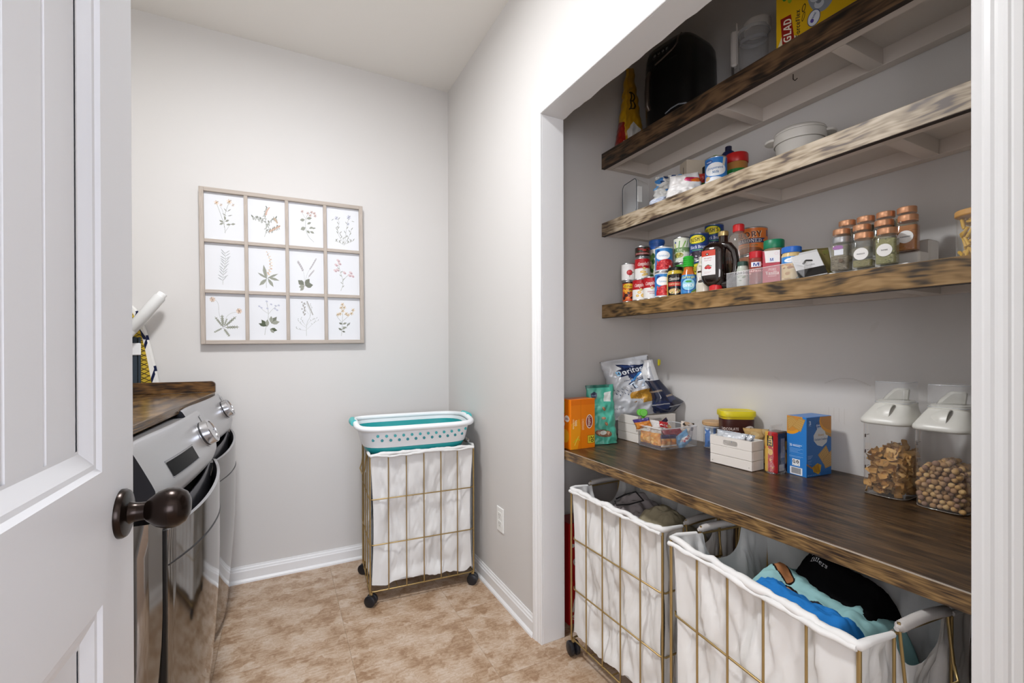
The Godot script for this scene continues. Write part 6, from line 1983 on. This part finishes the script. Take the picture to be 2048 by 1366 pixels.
# ---------------------------------------------------------------- top shelf
func build_shelf_top():
	var S := T3
	# plain yellow snack bag (a mascot on it is left out)
	var c := CV.new(512, 512, "a87c14")
	c.rect(0, 0, 215, 512, "c99a18").speck(16, 0, 0, 200, 400, ["d6a820", "b98c14"], 10, 30, 171)
	c.text("B", 292, 230, 84, 110, "241a10", "Droid Serif Bold", .04).text("Butter", 280, 150, 60, 18, "3a2a12", "Droid Serif")
	c.poly([Vector2(0, 512), Vector2(0, 300), Vector2(200, 360), Vector2(232, 512)], "8e1c16").speck(8, 0, 380, 200, 120, ["a52a1e", "741410"], 8, 22, 172).text("32", 214, 480, 26, 22, "e0dcd4", "Droid Sans Bold").poly([Vector2(250, 512), Vector2(232, 420), Vector2(290, 360), Vector2(360, 400), Vector2(372, 512)], "b8b4ae")
	var yb := solo("yellow_snack_bag", "tall yellow snack bag with letter B at the left end of the top shelf", "bag", pouch(.150, .385, .10, 24, 1, .012, .22), tmat(c.tex(), .3), V(1.470, S, -1.648), cam_yaw(V(1.47, 0, -1.648)))
	# air fryer
	var f := thing("air_fryer", "black air fryer with a slim metal handle on the top shelf", "air fryer", V(1.558, S, -1.425), cam_yaw(V(1.55, 0, -1.43)) - .62)
	var bk := mat("0d0c0c", .28)
	var prof := [[.0, .110, .108], [.012, .116, .114], [.06, .121, .119], [.14, .122, .122], [.22, .121, .124], [.29, .119, .124], [.335, .115, .120], [.358, .105, .110], [.372, .085, .090], [.378, .04, .045]]
	var rings := []
	for q in prof:
		var ring := PackedVector3Array()
		for k in 48:
			var th := TAU * k / 48.0
			var m := pow(pow(absf(sin(th)), 4.4) + pow(absf(cos(th)), 4.4), -1.0 / 4.4)
			ring.append(V(sin(th) * m * q[1], q[0], cos(th) * m * q[2]))
		rings.append(ring)
	part(f, "housing", MB.new().loft(rings), bk)
	var surf := func(th: float, y: float, lift: float) -> Vector3:
		var a := 0.0
		var b := 0.0
		for i in prof.size() - 1:
			if y >= prof[i][0] and y <= prof[i + 1][0]:
				var t: float = (y - prof[i][0]) / (prof[i + 1][0] - prof[i][0])
				a = lerpf(prof[i][1], prof[i + 1][1], t)
				b = lerpf(prof[i][2], prof[i + 1][2], t)
		var m := pow(pow(absf(sin(th)), 4.4) + pow(absf(cos(th)), 4.4), -1.0 / 4.4)
		return V(sin(th) * m * (a + lift), y, cos(th) * m * (b + lift))
	var strip := func(pts: Array, r: float) -> MB:
		var o := []
		for q in pts: o.append(surf.call(q[0], q[1], .001))
		return MB.new().tube(o, r, 8)
	part(f, "metal_trim", strip.call([[.72, .374], [.66, .362], [.58, .345], [.54, .318], [.42, .302], [.20, .292], [-.05, .284], [-.3, .278]], .0038), mat("6f675f", .3, .7))
	part(f, "handle_bar", MB.new().tube([V(-.055, .250, .135), V(-.058, .22, .146), V(-.060, .16, .148), V(-.060, .105, .146), V(-.058, .090, .136)], [.008, .011, .011, .011, .008], 12), mat("4f443c", .35, .5))
	var sc := MB.new()
	sc.grid(14, 6, func(u: float, v: float) -> Vector3: return surf.call(lerpf(-.62, .46, u), lerpf(.296, .342, v), .0012))
	var pan := CV.new(256, 96, "0b0b0c")
	for k in 4: pan.text(["8", "U", "0", "E"][k], 70 + k * 40, 50, 20, 20, "8a8886", "Droid Sans Bold")
	for k in 4: pan.line([Vector2(60 + k * 40, 74), Vector2(80 + k * 40, 74)], 3, "5a5856")
	part(f, "touch_panel", sc, tmat(pan.tex(), .12))
	part(f, "drawer_seam", strip.call([[-.9, .268], [-.5, .268], [0, .268], [.5, .268], [.95, .268]], .0014), mat("050505", .6))
	var hm := MB.new()
	part(f, "steel_base_trim", strip.call([[.1, .052], [.32, .062], [.55, .066], [.75, .062], [.86, .050]], .005), mat("9aa0aa", .2, .9))
	# pitcher
	var p := thing("plastic_pitcher", "clear plastic pitcher with a white lid and handle on the top shelf", "pitcher", V(1.560, S, -1.085), cam_yaw(V(1.56, 0, -1.085)))
	part(p, "clear_body", MB.new().lathe(PR([0, .002, .042, .002, .046, .006, .050, .232]), 40), clear("c9ccd2", .16))
	part(p, "white_lid", MB.new().at(.012, 0, 0).lathe(PR([0, .232, .044, .232, .045, .236, .045, .264, .042, .268, 0, .270]), 40), mat("d2cdc8", .45))
	part(p, "lid_skirt", MB.new().lathe(PR([.050, .226, .0535, .226, .0535, .238, .0, .239]), 40), clear("dfe0e2", .4))
	part(p, "inner_seal", MB.new().at(0, .196, 0, 0, .18).lathe(PR([.043, 0, .046, .001, .046, .012, .043, .013]), 36), clear("c8cad0", .45))
	part(p, "handle", MB.new().at(-.064, .190, .0).box(V(0, 0, 0), V(.024, .132, .028), .006).box(V(.008, .075, 0), V(.006, .03, .026), .002).box(V(.016, .058, 0), V(.034, .010, .020), .003), mat("d5d0ca", .4))
	part(p, "handle_rod", MB.new().tube([V(-.066, .004, 0), V(-.070, .13, 0)], .0045, 10), mat("4a4644", .5))
	# yellow bin liner carton
	var gl := CV.new(1024, 512, "d9ad18")
	gl.poly([Vector2(0, 512), Vector2(60, 380), Vector2(200, 430), Vector2(420, 512)], "d9d2b0")
	gl.poly([Vector2(40, 250), Vector2(140, 234), Vector2(176, 470), Vector2(60, 486)], "8e2018").text("GLAD", 106, 360, 190, 74, "efe6d4", "Droid Sans Bold", -PI / 2)
	gl.text("ForceFlex", 204, 330, 220, 42, "2a2a26", "Droid Sans Bold", -PI / 2).ell(260, 220, 16, 34, "1d1c1a", .3).ell(260, 220, 10, 26, "d9ad18", .3).ell(256, 290, 12, 40, "1d1c1a", .3).ell(256, 290, 7, 32, "d9ad18", .3)
	gl.ell(420, 110, 130, 190, "8f949c").speck(18, 310, 0, 230, 270, ["a9aeb6", "7a7f88", "c4c8ce", "5c626c"], 14, 44, 181).ell(90, 60, 30, 50, "3f8a34", .3).ell(150, 20, 40, 46, "2f7a34", .2).ell(130, 110, 20, 30, "8fae2c")
	gl.ell(350, 330, 56, 70, "3a4a78", .5).ell(350, 330, 50, 64, "dfe2e8", .5).text("STRONG", 350, 316, 60, 16, "3a4a78", "Droid Sans Bold", -1.0).ell(334, 350, 16, 16, "5a4a9a")
	gl.ell(560, 120, 66, 80, "2a4a78", .6).ell(560, 120, 60, 74, "dfe4e8", .6).text("GAIN", 560, 120, 80, 24, "3a5a88", "Droid Sans Bold", -1.0)
	gl.speck(10, 620, 0, 130, 200, ["c99a10", "e0bc3a"], 10, 30, 182)
	var R := func(x, y, w, h) -> Rect2: return Rect2(x / 1024.0, y / 512.0, w / 1024.0, h / 512.0)
	carton("bin_liner_carton", "yellow bin liner carton with red logo at the right of the top shelf", "carton", V(1.478, S, -.816), deg_to_rad(-62), V(.215, .19, .08), gl, R.call(0, 0, 768, 512), R.call(780, 0, 200, 512), R.call(780, 10, 200, 100))

# ---------------------------------------------------------------- under the worktop
func heap(w: float, d: float, base: float, amp: float, sd: int, bumps: Array, n := 44) -> MB:
	var n1 := noise(sd, 5.0, 4)
	var m := MB.new()
	var f := func(u: float, v: float) -> Vector3:
		var x := (u - .5) * w
		var z := (.5 - v) * d
		var y := base + n1.get_noise_2d(x * 3, z * 3) * amp
		for b in bumps: y += b[2] * exp(-(pow((x - b[0]) / b[3], 2) + pow((z - b[1]) / b[4], 2)))
		var e := minf(minf(u, 1 - u), minf(v, 1 - v))
		return V(x, y - .10 * (1.0 - smoothstep(0.0, .16, e)), z)
	m.grid(n, n, f)
	return m
func build_under_counter():
	# both stand with a long side to the room
	var tB := deg_to_rad(-90 + 1)
	var pB := V(1.168, 0, -1.222)
	hamper("gold wire hamper with white liner next to the jamb under the worktop, holding beige fleece", pB, tB, .458, .330, .640, 5, 4, 2)
	var pC := V(1.077, 0, -.633)
	var tC := deg_to_rad(-96.2)
	hamper("nearest gold wire hamper under the worktop holding blue and black laundry", pC, tC, .468, .345, .672, 5, 4, 5)
	var lay := func(called: String, label: String, cat: String, m: MB, col, pos: Vector3, turn: float, grp := "") -> Node3D:
		return solo(called, label, cat, m, cloth(col), pos, turn, grp)
	# clothes in the jamb hamper
	var gs := thing("grey_sweatshirt", "mauve grey sweatshirt with black piping in the hamper next to the jamb", "sweatshirt", pB, tB)
	part(gs, "cloth", heap(.37, .24, .560, .022, 201, [[-.10, -.05, .055, .08, .08], [-.02, .02, .02, .10, .06]]), mat("a39b9b", .95, 0, .15))
	part(gs, "piping", MB.new().tube([V(-.11, .612, .05), V(-.09, .630, .02), V(-.08, .636, -.02), V(-.03, .620, -.01), V(-.045, .610, .045), V(-.085, .600, .07), V(-.11, .604, .055)], .0028, 6), mat("1c1a1c", .9))
	lay.call("beige_fleece", "fluffy beige fleece blanket heaped in the hamper next to the jamb", "blanket", heap(.23, .24, .545, .010, 202, [[.0, .0, .085, .08, .08], [-.05, .04, .03, .04, .04], [.04, .05, .02, .03, .05]], 70), "9a9078", pB + V(.004, 0, .090), tB)
	# laundry in the nearest hamper, piled towards its right end
	lay.call("blue_blanket", "smooth bright blue blanket along the front of the nearest hamper", "blanket", heap(.27, .12, .600, .010, 203, [[.0, .0, .030, .3, .05], [-.09, .02, .012, .05, .05], [.06, .03, .012, .05, .05]]), "2a78c0", pC + V(-.078, 0, .045), tC)
	var tl := thing("teal_blanket", "pale teal blanket with brown and white patches in the nearest hamper", "blanket", pC + V(.010, 0, .040), tC)
	var tm := CV.new(256, 256, "8fb8b8")
	tm.ell(60, 150, 34, 18, "1c1614", .5).ell(60, 150, 30, 15, "9a6844", .5).ell(100, 190, 26, 16, "1c1614", .3).ell(100, 190, 22, 12, "a87850", .3).ell(180, 196, 60, 20, "2a2a2e", .3).ell(180, 196, 54, 15, "d4cfcd", .3).ell(140, 186, 20, 10, "5a5a60", .4)
	part(tl, "cloth", heap(.30, .25, .575, .012, 204, [[-.10, .03, .052, .06, .08], [.03, .0, .045, .14, .09]]), tmat(tm.tex(), .95, .15))
	var bt := CV.new(256, 256, "0e0d0e")
	bt.text("fillers", 88, 180, 42, 11, "d0d0d0", "Droid Serif", -.2, .3).text("a tiny", 78, 166, 30, 8, "c0c0c0", "Droid Serif", -.2, .3)
	solo("black_garment", "black garment with small white script on top of the teal blanket", "clothing", heap(.22, .14, .610, .008, 205, [[-.045, .0, .090, .055, .05], [.05, -.01, .050, .05, .04]], 50), tmat(bt.tex(), .95, .12), pC + V(.065, 0, .055), tC)
	# red soda carton in the far corner
	var sc := CV.new(512, 1024, "bb181c")
	sc.speck(14, 0, 0, 512, 1024, ["c41c20", "ae1418"], 20, 60, 211)
	sc.text("Coca-Cola", 130, 520, 780, 190, "ded6d2", "Droid Serif Bold", -PI / 2, .3).line([Vector2(40, 900), Vector2(60, 780), Vector2(110, 700)], 14, "ded6d2").text("24", 44, 960, 60, 40, "e8e2dc", "Droid Sans Bold", -PI / 2).rect(256, 0, 256, 1024, "a01216")
	var R := func(x, y, w, h) -> Rect2: return Rect2(x / 512.0, y / 1024.0, w / 512.0, h / 1024.0)
	carton("soda_carton", "red soda carton with white script standing behind the jamb", "carton", V(1.154, 0, -1.652), deg_to_rad(0), V(.13, .43, .10), sc, R.call(0, 0, 256, 1024), R.call(256, 0, 256, 1024), R.call(260, 10, 200, 200))
	# third hamper and a red bottle in the dark near corner
	hamper("empty gold wire hamper frame in the dark near corner beside the casing", V(1.43, 0, -.275), deg_to_rad(-90), .30, .30, .62, 3, 3, 9, false)
	var rb := thing("red_bottle", "dark red bottle with a white label low in the shadow by the near casing", "bottle", V(1.14, 0, -.335), cam_yaw(V(1.14, 0, -.335)))
	part(rb, "bottle", MB.new().lathe(PR([0, .001, .040, .001, .045, .006, .045, .15, .040, .19, .018, .235, .015, .24]), 32), mat("7a1a1a", .25))
	part(rb, "cap", MB.new().lathe(PR([0, .238, .018, .238, .018, .262, .016, .265, 0, .265]), 24), mat("8a1c1c", .4))
	var wl := CV.new(128, 128, "d6d6da")
	wl.text("H", 64, 64, 40, 60, "8a1c20", "Droid Sans Bold")
	part(rb, "white_label", MB.new().lathe(PR([.0454, .03, .0454, .13]), 32), tmat(wl.tex(), .5))
